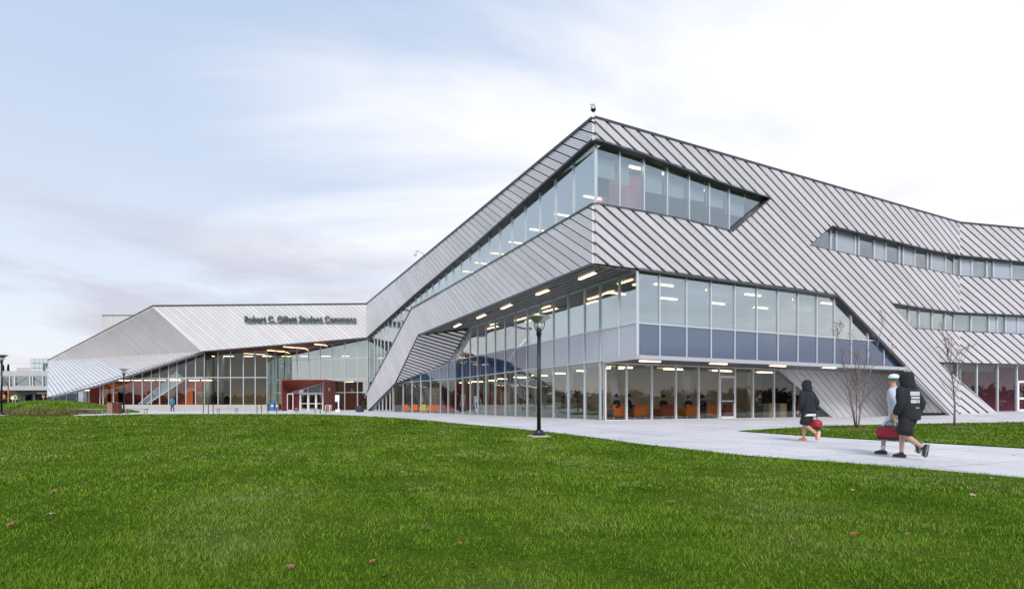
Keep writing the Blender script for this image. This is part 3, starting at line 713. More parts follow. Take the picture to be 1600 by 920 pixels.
slab(2.2, 5.4, 14.5, 34.5, ZO+.2, 13.03, 'core_wall', 'inwall'); slab(4.4, 9.4, 24, 34.5, ZG, ZO+.12, 'core_wall', 'inwall')
slab(1.6, 5.4, 1.35, 1.5, 10.06, 13.04, 'interior_wall', 'inpink'); slab(1.6, 1.75, -.55, 1.34, 10.06, 13.03, 'interior_wall', 'inpink')
slab(34, 50, 6, 6.2, ZG, 3.4, 'interior_wall', 'inred'); slab(24, 34, 6.6, 6.8, ZG, 3.4, 'interior_wall', 'inbrown'); slab(10, 24, 7, 7.2, ZG, 3.4, 'interior_wall', 'inbrown')
for a in (12, 15.4, 19.2, 26, 30): slab(a, a+1.1, 6.85 if a < 24 else 6.45, 6.95 if a < 24 else 6.55, ZG, 2.5, 'interior_doorway', 'inwall')
for a, m_ in ((22.5, 'inbrown'), (27, 'orange'), (36, 'rust'), (40, 'orange')): slab(a, a+1.6, 4.2, 4.5, ZG, 2.2, 'display_board', m_)
# roller blinds, let down to different heights behind the big panes
def blind(P, pa_, pb_, z0, z1):
    a, b = P.u(pa_)+.06, P.u(pb_)-.06
    MB().prism([P.pt(a, z0, -.28), P.pt(b, z0, -.28), P.pt(b, z1, -.28), P.pt(a, z1, -.28)], P.N*-.02).build('roller_blind', M['blind'], B, ORG)
for pa_, pb_, f in ((933, 967.5, .36), (967.5, 990, .42), (1005.5, 1041.8, .46), (1041.8, 1076, .46), (1076, 1107.5, .44), (1107.5, 1138.2, .5), (1138.2, 1170, .6)):
    blind(PRs, pa_, pb_, 13.0-2.6*f, 13.03)
for pa_, pb_, f in ((1072, 1110, .30), (1110, 1147, .30), (1245.5, 1275, .42), (1214.3, 1245.5, .25)): blind(PRg, pa_, pb_, ZO-2.5*f, ZO+.05)
slab(9.3, 9.45, 14, 22, ZG, 3.4, 'interior_wall', 'inbrown'); slab(8.2, 9.3, 18.2, 18.4, ZG, 2.6, 'interior_wall', 'inbrown')
slab(7.9, 8.05, 2.2, 17.5, ZG, 3.4, 'interior_wall', 'inwall')
slab(2.9, 50, .3, 33, ZS-.1, ZS+.05, 'ceiling', 'inceil')
MB().prism([(*PR2.pt(-1, 0)[:2], .3), (*PR2.pt(24, 0)[:2], .3), (*(PR2.pt(24, 0)-PR2.N*6)[:2], .3), (*(PR2.pt(-1, 0)-PR2.N*6)[:2], .3)], (0, 0, .2)).build('ground_floor', M['infloor'], B, ORG)
MB().prism([(*(PR2.pt(5, 0)-PR2.N*3.6)[:2], .3), (*(PR2.pt(24, 0)-PR2.N*3.6)[:2], .3), (*(PR2.pt(24, 0)-PR2.N*4)[:2], .3), (*(PR2.pt(5, 0)-PR2.N*4)[:2], .3)], (0, 0, 3.7)).build('interior_wall', M['incrimson'], B, ORG)
MB().prism([(*(PR2.pt(-3, 0)-PR2.N*.5)[:2], 4.15), (*(PR2.pt(24, 0)-PR2.N*.5)[:2], 4.15), (*(PR2.pt(24, 0)-PR2.N*9)[:2], 4.15), (*(PR2.pt(-3, 0)-PR2.N*9)[:2], 4.15)], (0, 0, 9.2)).build('core_wall', M['inwall'], B, ORG)
for a in (9.0, 13.5, 18, 23, 28): MB().lathe([(.24, ZG), (.24, ZS)], ab(a, 1.5, 0), 14).build('column', M['inceil'], B, ORG, True)
for b in (1.7, 7.0, 12.4): MB().lathe([(.22, ZG), (.22, ZS)], ab(4.3, b, 0), 14).build('column', M['inceil'], B, ORG, True)
for b in (9.5, 9.9): pass
def bars(name, zs, rows):
    for a, b, ln, d in rows:
        p, q = ab(a, b, zs), (ab(a, b+ln, zs) if d == 'R' else ab(a+ln, b, zs))
        MB().bar(p, q, .11, .05, (0, 0, 1)).build(name, M['lampsoft'], B, ORG)
bars('ceiling_and_fill_light', 13.0, [(.75, -.6, 1.5, 'R'), (.75, 1.6, 1.5, 'R')]+[(1.8+3.4*k, .2, 1.7, 'R') for k in range(8)]+[(1.6, 4.6+3*k, 1.2, 'R') for k in range(3)])  # bars in front of the pink wall are added to light it
bars('ceiling_and_fill_light', ZO+.08, [(2.0+3.0*k, 1.2+((k % 3)*.9), 1.3, 'L') for k in range(7)]+[(2.4, 3+3.4*k, 1.3, 'R') for k in range(6)]+[(5.5, 2+4*k, 1.3, 'R') for k in range(4)])
bars('ceiling_and_fill_light', ZS-.16, [(6+3.2*k, 2.2, 1.3, 'R') for k in range(9)]+[(5.2, 2.0+4*k, 1.6, 'R') for k in range(4)])
MB().prism([ab(5, 2.2, 1.12), ab(20, 2.2, 1.12), ab(20, 2.9, 1.12), ab(5, 2.9, 1.12)], (0, 0, .1)).build('counter_top', M['wood'], B, ORG)
MB().prism([ab(5, 2.3, .95), ab(20, 2.3, .95), ab(20, 2.4, .95), ab(5, 2.4, .95)], (0, 0, .17)).prism([ab(5, 2.3, ZG), ab(5.6, 2.3, ZG), ab(5.6, 2.8, ZG), ab(5, 2.8, ZG)], (0, 0, .7)).prism([ab(12, 2.3, ZG), ab(12.6, 2.3, ZG), ab(12.6, 2.8, ZG), ab(12, 2.8, ZG)], (0, 0, .7)).build('counter_frame', M['wood'], B, ORG)
# roof fixtures
rp = PR1.pt(c0+.35, ct, -.4)
cam1 = MB().tube([rp, rp+Vector((-.06, 0, .88))], .028, 8).tube([rp+Vector((-.06, 0, .86)), rp+Vector((-.18, 0, .98)), rp+Vector((-.26, 0, .95))], .025, 8).build('security_camera', M['lampglass'], B, ORG, True)
cc = rp+Vector((-.10, 0, .0))
MB().lathe([(.02, 1.0), (.02, 1.12), (.10, 1.0), (.125, .95), (.125, .84)], (cc.x, cc.y, cc.z-.12), 16).build('camera_housing', M['lampglass'], cam1, ORG)
MB().lathe([(.125, .70), (.12, .655), (.07, .60), (.02, .585)], (cc.x, cc.y, cc.z+.02), 16).build('camera_dome', M['black'], cam1, ORG)
ub_ = PL.uv(663, 401); p = PL.pt(PL.u(660.5), PL.uv(660.5, 404)[1], -.3)
cm2 = MB().tube([p, p+Vector((-.3, 0, .55)), p+Vector((-.75, 0, .75)), p+Vector((-.95, 0, .6))], .045, 8).build('security_camera', M['lampglass'], B, ORG, True)
MB().lathe([(.1, -.28), (.15, -.2), (.16, 0), (.05, .05)], p+Vector((-.98, 0, .55)), 12).build('camera_housing', M['bowl'], cm2, ORG)
p = PR1.pt(*PR1.uv(1120.5, 242), -.6); MB().tube([p, p+Vector((0, 0, .55))], .015, 6).build('antenna', M['lampglass'], B, ORG)

# ------------------------------------------------------------------ left wing (commons)
YW = 76.6
def fy(px, py, Y): return Vector(((px-CX)/F*Y, Y, CAMZ-(py-HY)/F*Y))
wx0 = fy(320, 640, YW)
OW = (wx0.x, wx0.y, .3)
W = empty('commons_building', OW, 'long pale metal clad wing with faceted left end and a red entrance box', 'building')
PW = Plane((0, YW, 0), (1, 0, 0), (0, 0, 1))
clad(PW, PW.ring([(240.3, 478.2), (574.3, 474.6), (574.3, 527.3), (318.6, 549)]), W, OW, dirpx=((262, 480), (341, 546.5)), mat='whitepanel', gmat='groove_shade_pale', h=.05, gap=.04, fine=False, phase=.2)
A_, B_, D_, E_ = fy(240.3, 478.2, YW), fy(318.6, 549, YW), fy(75.6, 563.2, 114), fy(74.3, 621.3, 77.2)
PF1 = Plane(B_, B_-D_, A_-B_); PF2 = Plane(B_, B_-D_, D_-E_)
clad(PF1, [PF1.uv(240.3, 478.2), PF1.uv(75.6, 563.2), PF1.uv(318.6, 549)], W, OW, dirpx=((240.3, 478.2), (318.6, 549)), mat='panel', gmat='groove_shade', h=.17, gap=.19, fine=False)  # deep ribs and dark-coloured gaps put shade onto this facet
clad(PF2, [PF2.uv(75.6, 563.2), PF2.uv(74.3, 621.3), (PF2.uv(150, 602.2)), PF2.uv(318.6, 549)], W, OW, dirpx=((76.6, 570), (113, 613)), mat='whitepanel', gmat='groove_shade_mid', h=.06, gap=.08, fine=False)
flash([D_+Vector((0, 0, .05)), A_+Vector((0, 0, .05)), fy(574, 474.4, YW)], W, OW, 'trim', .3, .16)
flash([E_, B_, fy(574, 527.6, YW)], W, OW, 'trim', .25, .14)
MB().bar(D_, E_, .25, .2, (0, 1, 0)).build('edge_flashing', M['mullion'], W, OW)
# sign lettering
fc = bpy.data.curves.new('sign_lettering', 'FONT'); fc.body = 'Robert C. Gillett Student Commons'; fc.size = 1.0; fc.extrude = .06; fc.offset = .02; fc.space_character = 1.04
fo = bpy.data.objects.new('tmp_text', fc); COL.objects.link(fo); bpy.context.view_layer.update()
me = bpy.data.meshes.new_from_object(fo.evaluated_get(bpy.context.evaluated_depsgraph_get())); bpy.data.objects.remove(fo)
xs = [v.co.x for v in me.vertices]; ys = [v.co.y for v in me.vertices]
p0, p1 = fy(384, 503.6, YW), fy(557.3, 503.6, YW); k = (p1.x-p0.x)/(max(xs)-min(xs)); ky = (9.8/F*YW)/.72
for v in me.vertices:
    x, y, zc = v.co; v.co = Vector((p0.x+(x-min(xs))*k, YW-.32-zc*1.5, p0.z+y*ky))-Vector(OW)
so_ = bpy.data.objects.new('sign_lettering', me); COL.objects.link(so_); me.materials.clear(); me.materials.append(M['letters']); so_.parent = W
MB().bar(fy(384, 503.9, YW-.2), fy(557.3, 503.9, YW-.2), .12, .07, (0, 0, 1)).build('sign_rail', M['lampglass'], W, OW)
# glazing left (behind the white facet), middle, right
Y1 = 77.4; P1 = Plane((0, Y1, 0), (1, 0, 0), (0, 0, 1))
ZP = 1.06
rw1 = [(P1.u(156.5), P1.uv(156.5, 599)[1]), P1.uv(319.5, 547.5), (P1.u(319.5), ZP), (P1.u(156.5), ZP)]
curtain(P1, rw1, [P1.u(x) for x in (161.5, 177.4, 193.5, 208.6, 222.5, 236.7, 249.6, 263.7, 276.9, 290.8, 305.7)], [P1.uv(0, 590.8)[1]], W, OW, mw=.09, gmat='glass_clear')
P0 = Plane((0, 84, 0), (1, 0, 0), (0, 0, 1))
curtain(P0, [P0.uv(84, 618), P0.uv(156.2, 598), (P0.u(156.2), P0.uv(0, 629.5)[1]), (P0.u(84), P0.uv(0, 629.5)[1])], [P0.u(x) for x in (104.5, 120.5, 136.5, 142.5)], [], W, OW, mw=.14, gmat='glass_clear')
Y2 = 78.6; P2 = Plane((0, Y2, 0), (1, 0, 0), (0, 0, 1))
zr = P2.uv(0, 589.6)[1]
rw2 = [(P2.u(319.6), P2.uv(0, 548.5)[1]), (P2.u(417.3), P2.uv(0, 548.5)[1]), (P2.u(417.3), ZP), (P2.u(319.6), ZP)]
curtain(P2, rw2, [P2.u(x) for x in (341, 360.5, 380.5, 399)], [zr], W, OW, mw=.1, gmat='glass_dark')
P3_ = Plane(fy(574.6, 640, 77.0), (1, -.30, 0), (0, 0, 1)); P3_ = Plane((P3_.O.x, P3_.O.y, 0), P3_.U, (0, 0, 1))
zb3 = .35
rw3 = [P3_.uv(417.5, 554), P3_.uv(574.4, 528.5), (P3_.u(574.4), zb3), (P3_.u(417.5), zb3)]
curtain(P3_, rw3, [P3_.u(x) for x in (428.8, 446.3, 464, 482.5, 500.6, 519.5, 538.7, 558.7)], [P3_.uv(500, 561)[1], P3_.uv(500, 592.3)[1], P3_.uv(560, 612.8)[1]], W, OW, mw=.085, gmat='glass_pale')
pr = [P2.pt(P2.u(417.4), 0), P3_.pt(P3_.u(417.4), 0)]
MB().prism([zz(pr[0], ZP), zz(pr[1], ZP), zz(pr[1], 8.1), zz(pr[0], 8.1)], (.05, 0, 0)).build('side_glazing', M['glass'], W, OW)
# red soffit
s = MB()
ft = lambda px: fy(px, 549-(px-318.6)*.0849, YW)
tp = P2.pt(P2.u(318), P2.uv(0, 548.3)[1]), P2.pt(P2.u(417.3), P2.uv(0, 548.3)[1]), P3_.pt(*P3_.uv(417.5, 553.5)), P3_.pt(*P3_.uv(574.4, 528.2))
s.prism([ft(318.6), ft(417.5), tp[1], tp[0]], (0, 0, .12)); s.prism([ft(417.5), ft(574), tp[3], tp[2]], (0, 0, .12)); s.prism([ft(417.5), tp[2], tp[1]], (0, 0, .125))
s.build('soffit', M['darkred'], W, OW)
from mathutils.geometry import normal as _nrm
def onsoff(px, py):
    a, b, c = ft(417.5), ft(574), tp[2]; n = (b-a).cross(c-a); d = Vector(((px-CX)/F, 1, -(py-HY)/F)); o = Vector((0, 0, CAMZ))
    return o+d*((a-o).dot(n)/d.dot(n))
for a, b in (((380.5, 551.4), (397, 552.6)), ((398.5, 552.7), (415, 553.6)), ((414.5, 546.5), (431.5, 548)), ((433, 548.1), (449.5, 549.3)), ((443, 541.3), (460, 542.7)), ((461.5, 542.8), (478, 544)), ((491.5, 537.4), (508.5, 538.8))):
    p, q = onsoff(*a), onsoff(*b)
    MB().bar(p-Vector((0, 0.02, .04)), q-Vector((0, 0.02, .04)), .11, .05, (0, 0, 1)).build('soffit_light', M['lamp'], W, OW)
# plinth
MB().prism([fy(146, 640, 77.3), fy(417.3, 640, 77.3), fy(417.3, 640, 77.3)+Vector((0, 1.8, 0)), fy(146, 640, 77.3)+Vector((0, 1.8, 0))], (0, 0, ZP-CAMZ+8/F*77.3-.0)).build('plinth', M['plinth'], W, OW)
MB().prism([(fy(146, 640, 77.2).x, 77.22, 0), (fy(417.3, 640, 77.2).x, 77.22, 0), (fy(417.3, 640, 77.2).x, 79, 0), (fy(146, 640, 77.2).x, 79, 0)], (0, 0, ZP-.04)).build('plinth_wall', M['plinth'], W, OW)
MB().prism([(fy(84, 640, 83.7).x, 83.7, 0), (fy(158, 640, 83.7).x, 83.7, 0), (fy(158, 640, 83.7).x, 85, 0), (fy(84, 640, 83.7).x, 85, 0)], (0, 0, 1.35)).build('plinth_wall', M['plinth'], W, OW)
# interior and body
def wbox(x0, x1, y0, y1, z0, z1, name, mat): 
    return MB().prism([(x0, y0, z0), (x1, y0, z0), (x1, y1, z0), (x0, y1, z0)], (0, 0, z1-z0)).build(name, M[mat], W, OW)
XL, XR = fy(74, 0, 80).x, fy(574, 0, 78).x
wbox(-59, -33.6, 79.0, 96, .5, 1.0, 'ground_floor', 'infloor'); wbox(-33.4, XR+12, 81.5, 96, .2, .36, 'ground_floor', 'infloor')
wbox(-62, XR+14, 92, 92.3, .3, 13.2, 'interior_wall', 'inwall')
wbox(-60, -44, 81.8, 82, .9, 4.4, 'interior_wall', 'inred'); wbox(-41.2, -33.6, 84, 84.2, 1.0, 8.0, 'interior_wall', 'inbrown')
wbox(-57, -33.8, 84.5, 91.9, 4.6, 4.9, 'balcony_floor', 'inceil')
wbox(-33.2, -19, 91.5, 91.7, .3, 3.2, 'interior_wall', 'inbrown'); wbox(-28, -22, 91.2, 91.4, .5, 2.6, 'interior_wall', 'orange')
wbox(-33.2, -14, 86, 91, 4.6, 4.9, 'balcony_floor', 'inceil')
MB().prism([(A_.x, A_.y+.4, A_.z-.3), (-10, 77.2, A_.z-.2), (-10, 122, A_.z-.2), (A_.x-8, 122, A_.z-.3)], (0, 0, .2)).build('roof', M['roofing'], W, OW)
MB().prism([(D_.x+.3, D_.y+.3, D_.z-.2), (A_.x, A_.y+.3, A_.z-.25), (A_.x-8, 122, A_.z-.3), (D_.x, 122, D_.z-.2)], (0, 0, .1)).build('roof', M['roofing'], W, OW)
wbox(XL, XR+12, 96, 96.3, .2, 7, 'rear_wall', 'plinth')
for px in (345.5, 486, 531): 
    p = fy(px, 640, 84.5); MB().lathe([(.42, .3), (.42, 9)], (p.x, p.y, 0), 16).build('column', M['inceil'], W, OW, True)
for px in (325.5, 268): 
    p = fy(px, 640, 81.3); MB().lathe([(.45, .9), (.45, 8)], (p.x, p.y, 0), 16).build('column', M['inceil'], W, OW, True)
# stair inside the glass
a, b = fy(217, 631, 79.4), fy(276, 586, 79.4)
st = MB().prism([a+Vector((0, 0, 0)), a+Vector((1.1, 0, 0)), b+Vector((1.1, 0, -.5)), b+Vector((0, 0, .45))], (0, .12, 0)).build('staircase', M['spandrel_pale'], W, OW)
MB().bar(a, b+Vector((0, 0, .5)), .14, .14, (0, 1, 0)).bar(a+Vector((1.15, 0, 0)), b+Vector((1.15, 0, -.55)), .18, .14, (0, 1, 0)).build('stringer', M['whiteframe'], st, OW)
sm_ = MB()
for k in range(14):
    t = (k+.5)/14; p = a.lerp(b, t); sm_.box((p.x+.5, p.y+.9, p.z-.1), (.45, 1.5, .09))
sm_.build('tread', M['inceil'], st, OW)
MB().box(b+Vector((1.8, .9, -.3)), (3.4, 1.6, .2)).build('landing', M['whiteframe'], st, OW)
for i, (px, c, w, h) in enumerate(((168, 'orange', 1.2, 2.6), (184, 'orange', 2.4, 3.0), (198, 'rust', 2.0, 2.4), (299, 'orange', 1.2, 2.4), (311, 'inbrown', 1.4, 1.9))):
    p = fy(px, 631, 80.6); MB().box((p.x, p.y, 1.0+h/2), (w, .5, h)).build('display_board', M[c], W, OW)
bars_w = [(fy(x, 0, 79.6).x, 79.4+((x*7) % 5)*.3, z) for x in range(165, 320, 22) for z in (4.5,)]+[(fy(x, 0, 85).x, 84.5, 8.2) for x in range(330, 560, 30)]+[(fy(x, 0, 83).x, 86.5, 4.5) for x in range(430, 560, 26)]  # first row added, hidden above the glass, to light the red wall
for x, y, z in bars_w: MB().box((x, y, z), (1.4, .2, .06)).build('ceiling_and_fill_light', M['lampsoft'], W, OW)
for px, py in ((138.5, 609.5), (158, 604.5)): MB().box(fy(px, py, 82), (1.3, .2, .08)).build('soffit_light', M['lamp'], W, OW)
# ---- entrance box
Ya, Yb_, Yc = 73.6, 76.2, 79.5
zt, zb = fy(0, 592.6, Ya).z, .3
def xp(px, Y): return (px-CX)/F*Y
x0, x1 = xp(439.4, Ya), xp(506.4, Ya)
po = MB()
po.prism([(x0, Ya, zb), (x0+.12, Ya, zb), (x0+.12, Yc, zb), (x0, Yc, zb)], (0, 0, zt-zb-.14))                       # left cheek
po.prism([(x1-.12, Ya, zb), (x1+.02, Ya, zb), (x1+.02, Yc, zb), (x1-.12, Yc, zb)], (0, 0, zt-zb-.14))               # right cheek
po.prism([(x0-.02, Ya-.02, zt-.14), (x1+.04, Ya-.02, zt-.14), (x1+.04, Yc+.5, zt-.14), (x0-.02, Yc+.5, zt-.14)], (0, 0, .14))
pd = po.build('entrance_portal', M['redpanel'], W, OW)
xi0, xi1 = xp(456, Yb_), xp(505, Yb_)
zi0, zi1 = fy(0, 612.9, Yb_).z, fy(0, 598.3, Yb_).z
nc = MB()
nc.prism([(x0+.13, Ya+.02, zt-.16), (x1-.13, Ya+.02, zt-.16), (xi1, Yb_, zi1), (xi0, Yb_, zi0)], (0, .05, .06))      # sloped ceiling of the niche
nc.prism([(x0+.13, Ya+.03, zt-.16), (xi0, Yb_, zi0), (xi0, Yb_, zb), (x0+.13, Ya+.03, zb)], (-.02, .08, 0))          # splayed side
nc.prism([(x1-.13, Ya+.04, zt-.16), (xi1, Yb_, zi1), (xi1, Yb_, zb), (x1-.13, Ya+.04, zb)], (.02, .06, 0))
nc.build('niche_lining', M['redpanel'], pd, OW)
PE = Plane((0, Yb_, 0), (1, 0, 0), (0, 0, 1))
m = MB(); m.bar(PE.pt(xi0, zi0, .05), PE.pt(xi1, zi1, .05), .14, .12, PE.N); zh = fy(0, 613.6, Yb_).z
m.bar(PE.pt(xi0, zh-.02, .05), PE.pt(xi1, zh-.02, .05), .13, .12, PE.N)
for px in (469.3, 481.8, 494, 505.2): m.bar(PE.pt(PE.u(px), zb, .06), PE.pt(PE.u(px), zh, .06), .15, .13, PE.N)
m.bar(PE.pt(PE.u(481.8), zh, .04), PE.pt(PE.u(481.8), zi0+(zi1-zi0)*.53, .04), .13, .12, PE.N); m.bar(PE.pt(xi1-.02, zh, .04), PE.pt(xi1-.02, zi1, .04), .13, .12, PE.N)
m.build('door_frame', M['whiteframe'], pd, OW)
MB().prism([PE.pt(xi0, zi0), PE.pt(xi1, zi0-.02), PE.pt(xi1, zi1)], (0, .02, 0)).build('transom_light', M['glass_clear'], pd, OW)
for pa_, pb_ in ((469.3, 481.8), (481.8, 494), (494, 505.2)):
    a, b = PE.u(pa_)+.09, PE.u(pb_)-.09; m = MB()
    for p, q in (((a, zb), (a, zh-.1)), ((b, zb), (b, zh-.1)), ((a, zb+.12), (b, zb+.12)), ((a, 1.25), (b, 1.25)), ((a, zh-.14), (b, zh-.14))): m.bar(PE.pt(*p, .02), PE.pt(*q, .02), .1, .06, PE.N)
    d = m.build('door', M['whiteframe'], W, OW)
    MB().prism([PE.pt(a, zb+.1), PE.pt(b, zb+.1), PE.pt(b, zh-.1), PE.pt(a, zh-.1)], (0, .02, 0)).build('glass_pane', M['glass_clear'], d, OW)
MB().prism([PE.pt(PE.u(459.5), zb, .0), PE.pt(PE.u(468.6), zb), PE.pt(PE.u(468.6), zh-.08), PE.pt(PE.u(459.5), zh-.08)], (0, .04, 0)).build('infill_panel', M['darkred'], pd, OW)
# open door leaf at the left of the niche
Yd = 74.9; PD = Plane((0, Yd, 0), (1, 0, 0), (0, 0, 1)); a, b = PD.u(449.2), PD.u(457.8); m = MB()
for p, q in (((a, zb), (a, 2.55)), ((b, zb), (b, 2.55)), ((a, zb+.06), (b, zb+.06)), ((a, 2.5), (b, 2.5))): m.bar(PD.pt(*p), PD.pt(*q), .1, .07, PD.N)
d = m.build('door', M['whiteframe'], W, OW)
MB().prism([PD.pt(a, zb+.1), PD.pt(b, zb+.1), PD.pt(b, 2.5), PD.pt(a, 2.5)], (0, .02, 0)).build('glass_pane', M['glass_clear'], d, OW)
# dark red side return running back to the glass
xs1 = xp(527.5, Yc)
MB().prism([(x1+.03, Ya+.03, zb), (xs1, Yc, zb), (xs1-.1, Yc+.05, zb), (x1-.05, Ya+.2, zb)], (0, 0, zt-zb-.15)).build('side_wall', M['darkred'], pd, OW)
MB().box((x1+.03+(xs1-x1)*.35, Ya+.03+(Yc-Ya)*.35-.1, fy(0, 608, 75).z), (.42, .06, .4), math.atan2(Yc-Ya, xs1-x1)).build('wall_sign', M['whiteframe'], pd, OW)
# rooftop block with vertical ribs
rx0, rx1, ry, rz0, rz1 = fy(155, 0, 108).x, fy(230, 0, 108).x, 108, 9, fy(0, 492.2, 108).z
pts = [(rx1, ry), (rx0+1.2, ry)]+[(rx0+1.2-1.2*math.sin(t), ry+1.2-1.2*math.cos(t)) for t in np.linspace(.2, math.pi/2, 5)]+[(rx0, ry+9), (rx1, ry+9)]
rb = MB().prism([(x, y, rz0) for x, y in pts], (0, 0, rz1-rz0-.1)).build('rooftop_block', M['whitepanel'], W, OW)
m = MB()
for x in np.arange(rx0+1.2, rx1, .42): m.box((x, ry-.05, (rz0+rz1)/2), (.1, .12, rz1-rz0-.05))
for t in np.linspace(.3, 1.5, 4): m.box((rx0+1.2-1.22*math.sin(t), ry+1.2-1.22*math.cos(t), (rz0+rz1)/2), (.1, .1, rz1-rz0-.05), -t)
m.build('rib', M['whitepanel'], rb, OW)
MB().prism([(x, y-.1, rz1-.1) for x, y in pts], (0, 0, .14)).build('coping', M['trim'], rb, OW)
# ------------------------------------------------------------------ lamp posts
def lamp_post(loc, label, H=4.06, rz=.3):
    t = empty('street_lamp', loc, label, 'street lamp', 'pedestrian lamp posts on the lawns', rz)
    MB().box((0, 0, .02), (.62, .62, .10)).build('concrete_footing', M['plinth'], t, bevel=.02)
    MB().lathe([(.21, .07), (.21, .13), (.17, .16), (.15, .22), (.09, .26)], n=18).build('base_plate', M['black'], t, smooth=False)
    MB().tube([(0, 0, .2), (0, 0, H-.55)], [.066, .058], 16).build('pole', M['black'], t, smooth=True)
    m = MB().lathe([(.085, H-.66), (.085, H-.42), (.05, H-.38)], n=14)
    for a in (0, 2.09, 4.19):
        c, s = math.cos(a), math.sin(a); m.tube([(.06*c, .06*s, H-.5), (.16*c, .16*s, H-.42), (.20*c, .20*s, H-.30), (.21*c, .21*s, H-.17)], .014, 6)
    m.build('yoke', M['black'], t, smooth=True)
    MB().lathe([(.06, H-.42), (.11, H-.38), (.13, H-.27), (.12, H-.25)], n=20).build('lamp_bowl', M['bowl'], t, smooth=True)
    MB().lathe([(.13, H-.25), (.22, H-.17), (.36, H-.075), (.41, H-.04), (.39, H-.02), (.10, H-.0)], n=28).build('lamp_shade', M['lampglass'], t, smooth=True)
    return t
p = gnd(842, 683); lamp_post(p, 'black lamp post standing at the lawn edge in front of the overhanging glass corner', 4.06)
p = gnd(193.5, 646); lamp_post(p, 'black lamp post beside the bins and two benches before the pale wing', 4.15)
p = gnd(2.5, 649.5); lamp_post(p+Vector((0, 0, 0)), 'lamp post at the far left edge beside the grassy mound', 4.6)
# ------------------------------------------------------------------ benches, bins, posts
M['benchwood'] = plain('bench_slat', (.30, .28, .26), .6, 0, .15, 5); M['galv'] = plain('galvanised_leg', (.34, .35, .37), .4, .6)
def bench(px0, px1, py, label, zoff=0):
    a, b = gnd(px0, py), gnd(px1, py); c = (a+b)/2; L_ = (b-a).length
    t = empty('park_bench', c, label, 'bench', 'backless benches along the paved edge')
    for k in range(3): MB().box((0, -.17+.17*k, .45), (L_, .15, .045)).build('slat', M['benchwood'], t)
    for s in (-1, 1):
        m = MB(); m.box((s*(L_/2-.12), -.2, .21), (.06, .06, .44)).box((s*(L_/2-.12), .2, .21), (.06, .06, .44)).box((s*(L_/2-.12), 0, .41), (.055, .36, .045)); m.build('leg', M['galv'], t)
    return t
bench(125.5, 165, 646.8, 'long grey bench left of the tan and brown waste bins'); bench(196.5, 229.5, 646.4, 'grey bench just right of the small lamp post')
bench(339, 371, 645.2, 'thin grey bench before the concrete plinth of the pale wing'); bench(461.5, 494, 645.3, 'low bench in front of the red entrance box')
M['binwood'] = plain('bin_slat', (.36, .24, .16), .6, 0, .2, 5); M['binred'] = plain('bin_red', (.16, .035, .025), .5, 0, .1, 5)
M['blue'] = plain('recycling_blue', (.02, .16, .50), .4); M['grey'] = plain('bin_grey', (.16, .17, .19), .5); M['navy'] = plain('planter_navy', (.022, .035, .055), .5)
def slat_bin(px0, px1, py, h, mat, label):
    a, b = gnd(px0, py), gnd(px1, py); w = (b-a).length; t = empty('waste_bin', (a+b)/2, label, 'bin', 'bins outside the pale wing')
    MB().box((0, 0, h/2), (w-.1, w-.1, h-.06)).build('liner', M['black'], t)
    n = 5
    for k in range(n):
        x = -w/2+w*(k+.5)/n
        for y in (-w/2, w/2): MB().box((x, y, h/2), (w/n-.025, .035, h-.08)).build('slat', M[mat], t)
        for xx in (-w/2, w/2): MB().box((xx, x, h/2), (.035, w/n-.025, h-.08)).build('slat', M[mat], t)
    MB().box((0, 0, h), (w+.06, w+.06, .05)).build('rim', M['grey'], t, bevel=.01)
slat_bin(170, 177, 646.3, 1.02, 'binwood', 'tan slatted waste bin beside the dark red one'); slat_bin(178.2, 187.2, 646.2, 1.0, 'binred', 'dark red waste bin next to the small lamp post')
def wheelie(px0, px1, py, h, mat, label):
    a, b = gnd(px0, py), gnd(px1, py); w = (b-a).length; t = empty('recycling_bin', (a+b)/2, label, 'bin', 'bins outside the pale wing')
    MB().prism([(-w*.42, -w*.42, .06), (w*.42, -w*.42, .06), (w*.42, w*.42, .06), (-w*.42, w*.42, .06)], (0, 0, .02)).box((0, 0, h*.45), (w*.9, w*.9, h*.8)).build('body', M[mat], t, bevel=.04)
    MB().prism([(-w/2, -w/2, h*.86), (w/2, -w/2, h*.86), (w/2, w/2, h*.92), (-w/2, w/2, h*.92)], (0, 0, .09)).build('lid', M[mat], t, bevel=.02)
    MB().box((0, -w*.46, h*.58), (w*.45, .02, .22)).build('label_plate', M['whiteframe'], t)
wheelie(423, 430, 641.6, 1.1, 'blue', 'bright blue recycling bin left of the red entrance box'); wheelie(430.8, 436.5, 641.6, 1.05, 'grey', 'grey recycling bin between the blue bin and red entrance')
a, b = gnd(509.5, 643.2), gnd(516.3, 643.2); t = empty('ash_bin', (a+b)/2, 'tan framed bin against the dark red side wall', 'bin', 'bins outside the pale wing'); w = (b-a).length
MB().box((0, 0, .38), (w-.08, w-.08, .68)).build('panel', M['inbrown'], t)
m = MB()
for sx in (-1, 1):
    for sy in (-1, 1): m.box((sx*w/2, sy*w/2, .39), (.06, .06, .76))
m.box((0, -w/2, .74), (w, .05, .05)).box((0, w/2, .74), (w, .05, .05)); m.build('frame', M['whiteframe'], t)
a, b = gnd(555.8, 643.6), gnd(568.5, 643.6); t = empty('planter', (a+b)/2, 'dark navy planter tub at the foot of the leaning metal leg', 'planter'); w = (b-a).length
MB().lathe([(w*.40, 0), (w*.5, .1), (w*.52, .62), (w*.5, .68), (w*.44, .68), (w*.42, .6)], n=16).build('tub', M['navy'], t, smooth=False)
MB().lathe([(.02, .70), (w*.3, .66), (w*.42, .60)], n=12).build('soil', M['black'], t)
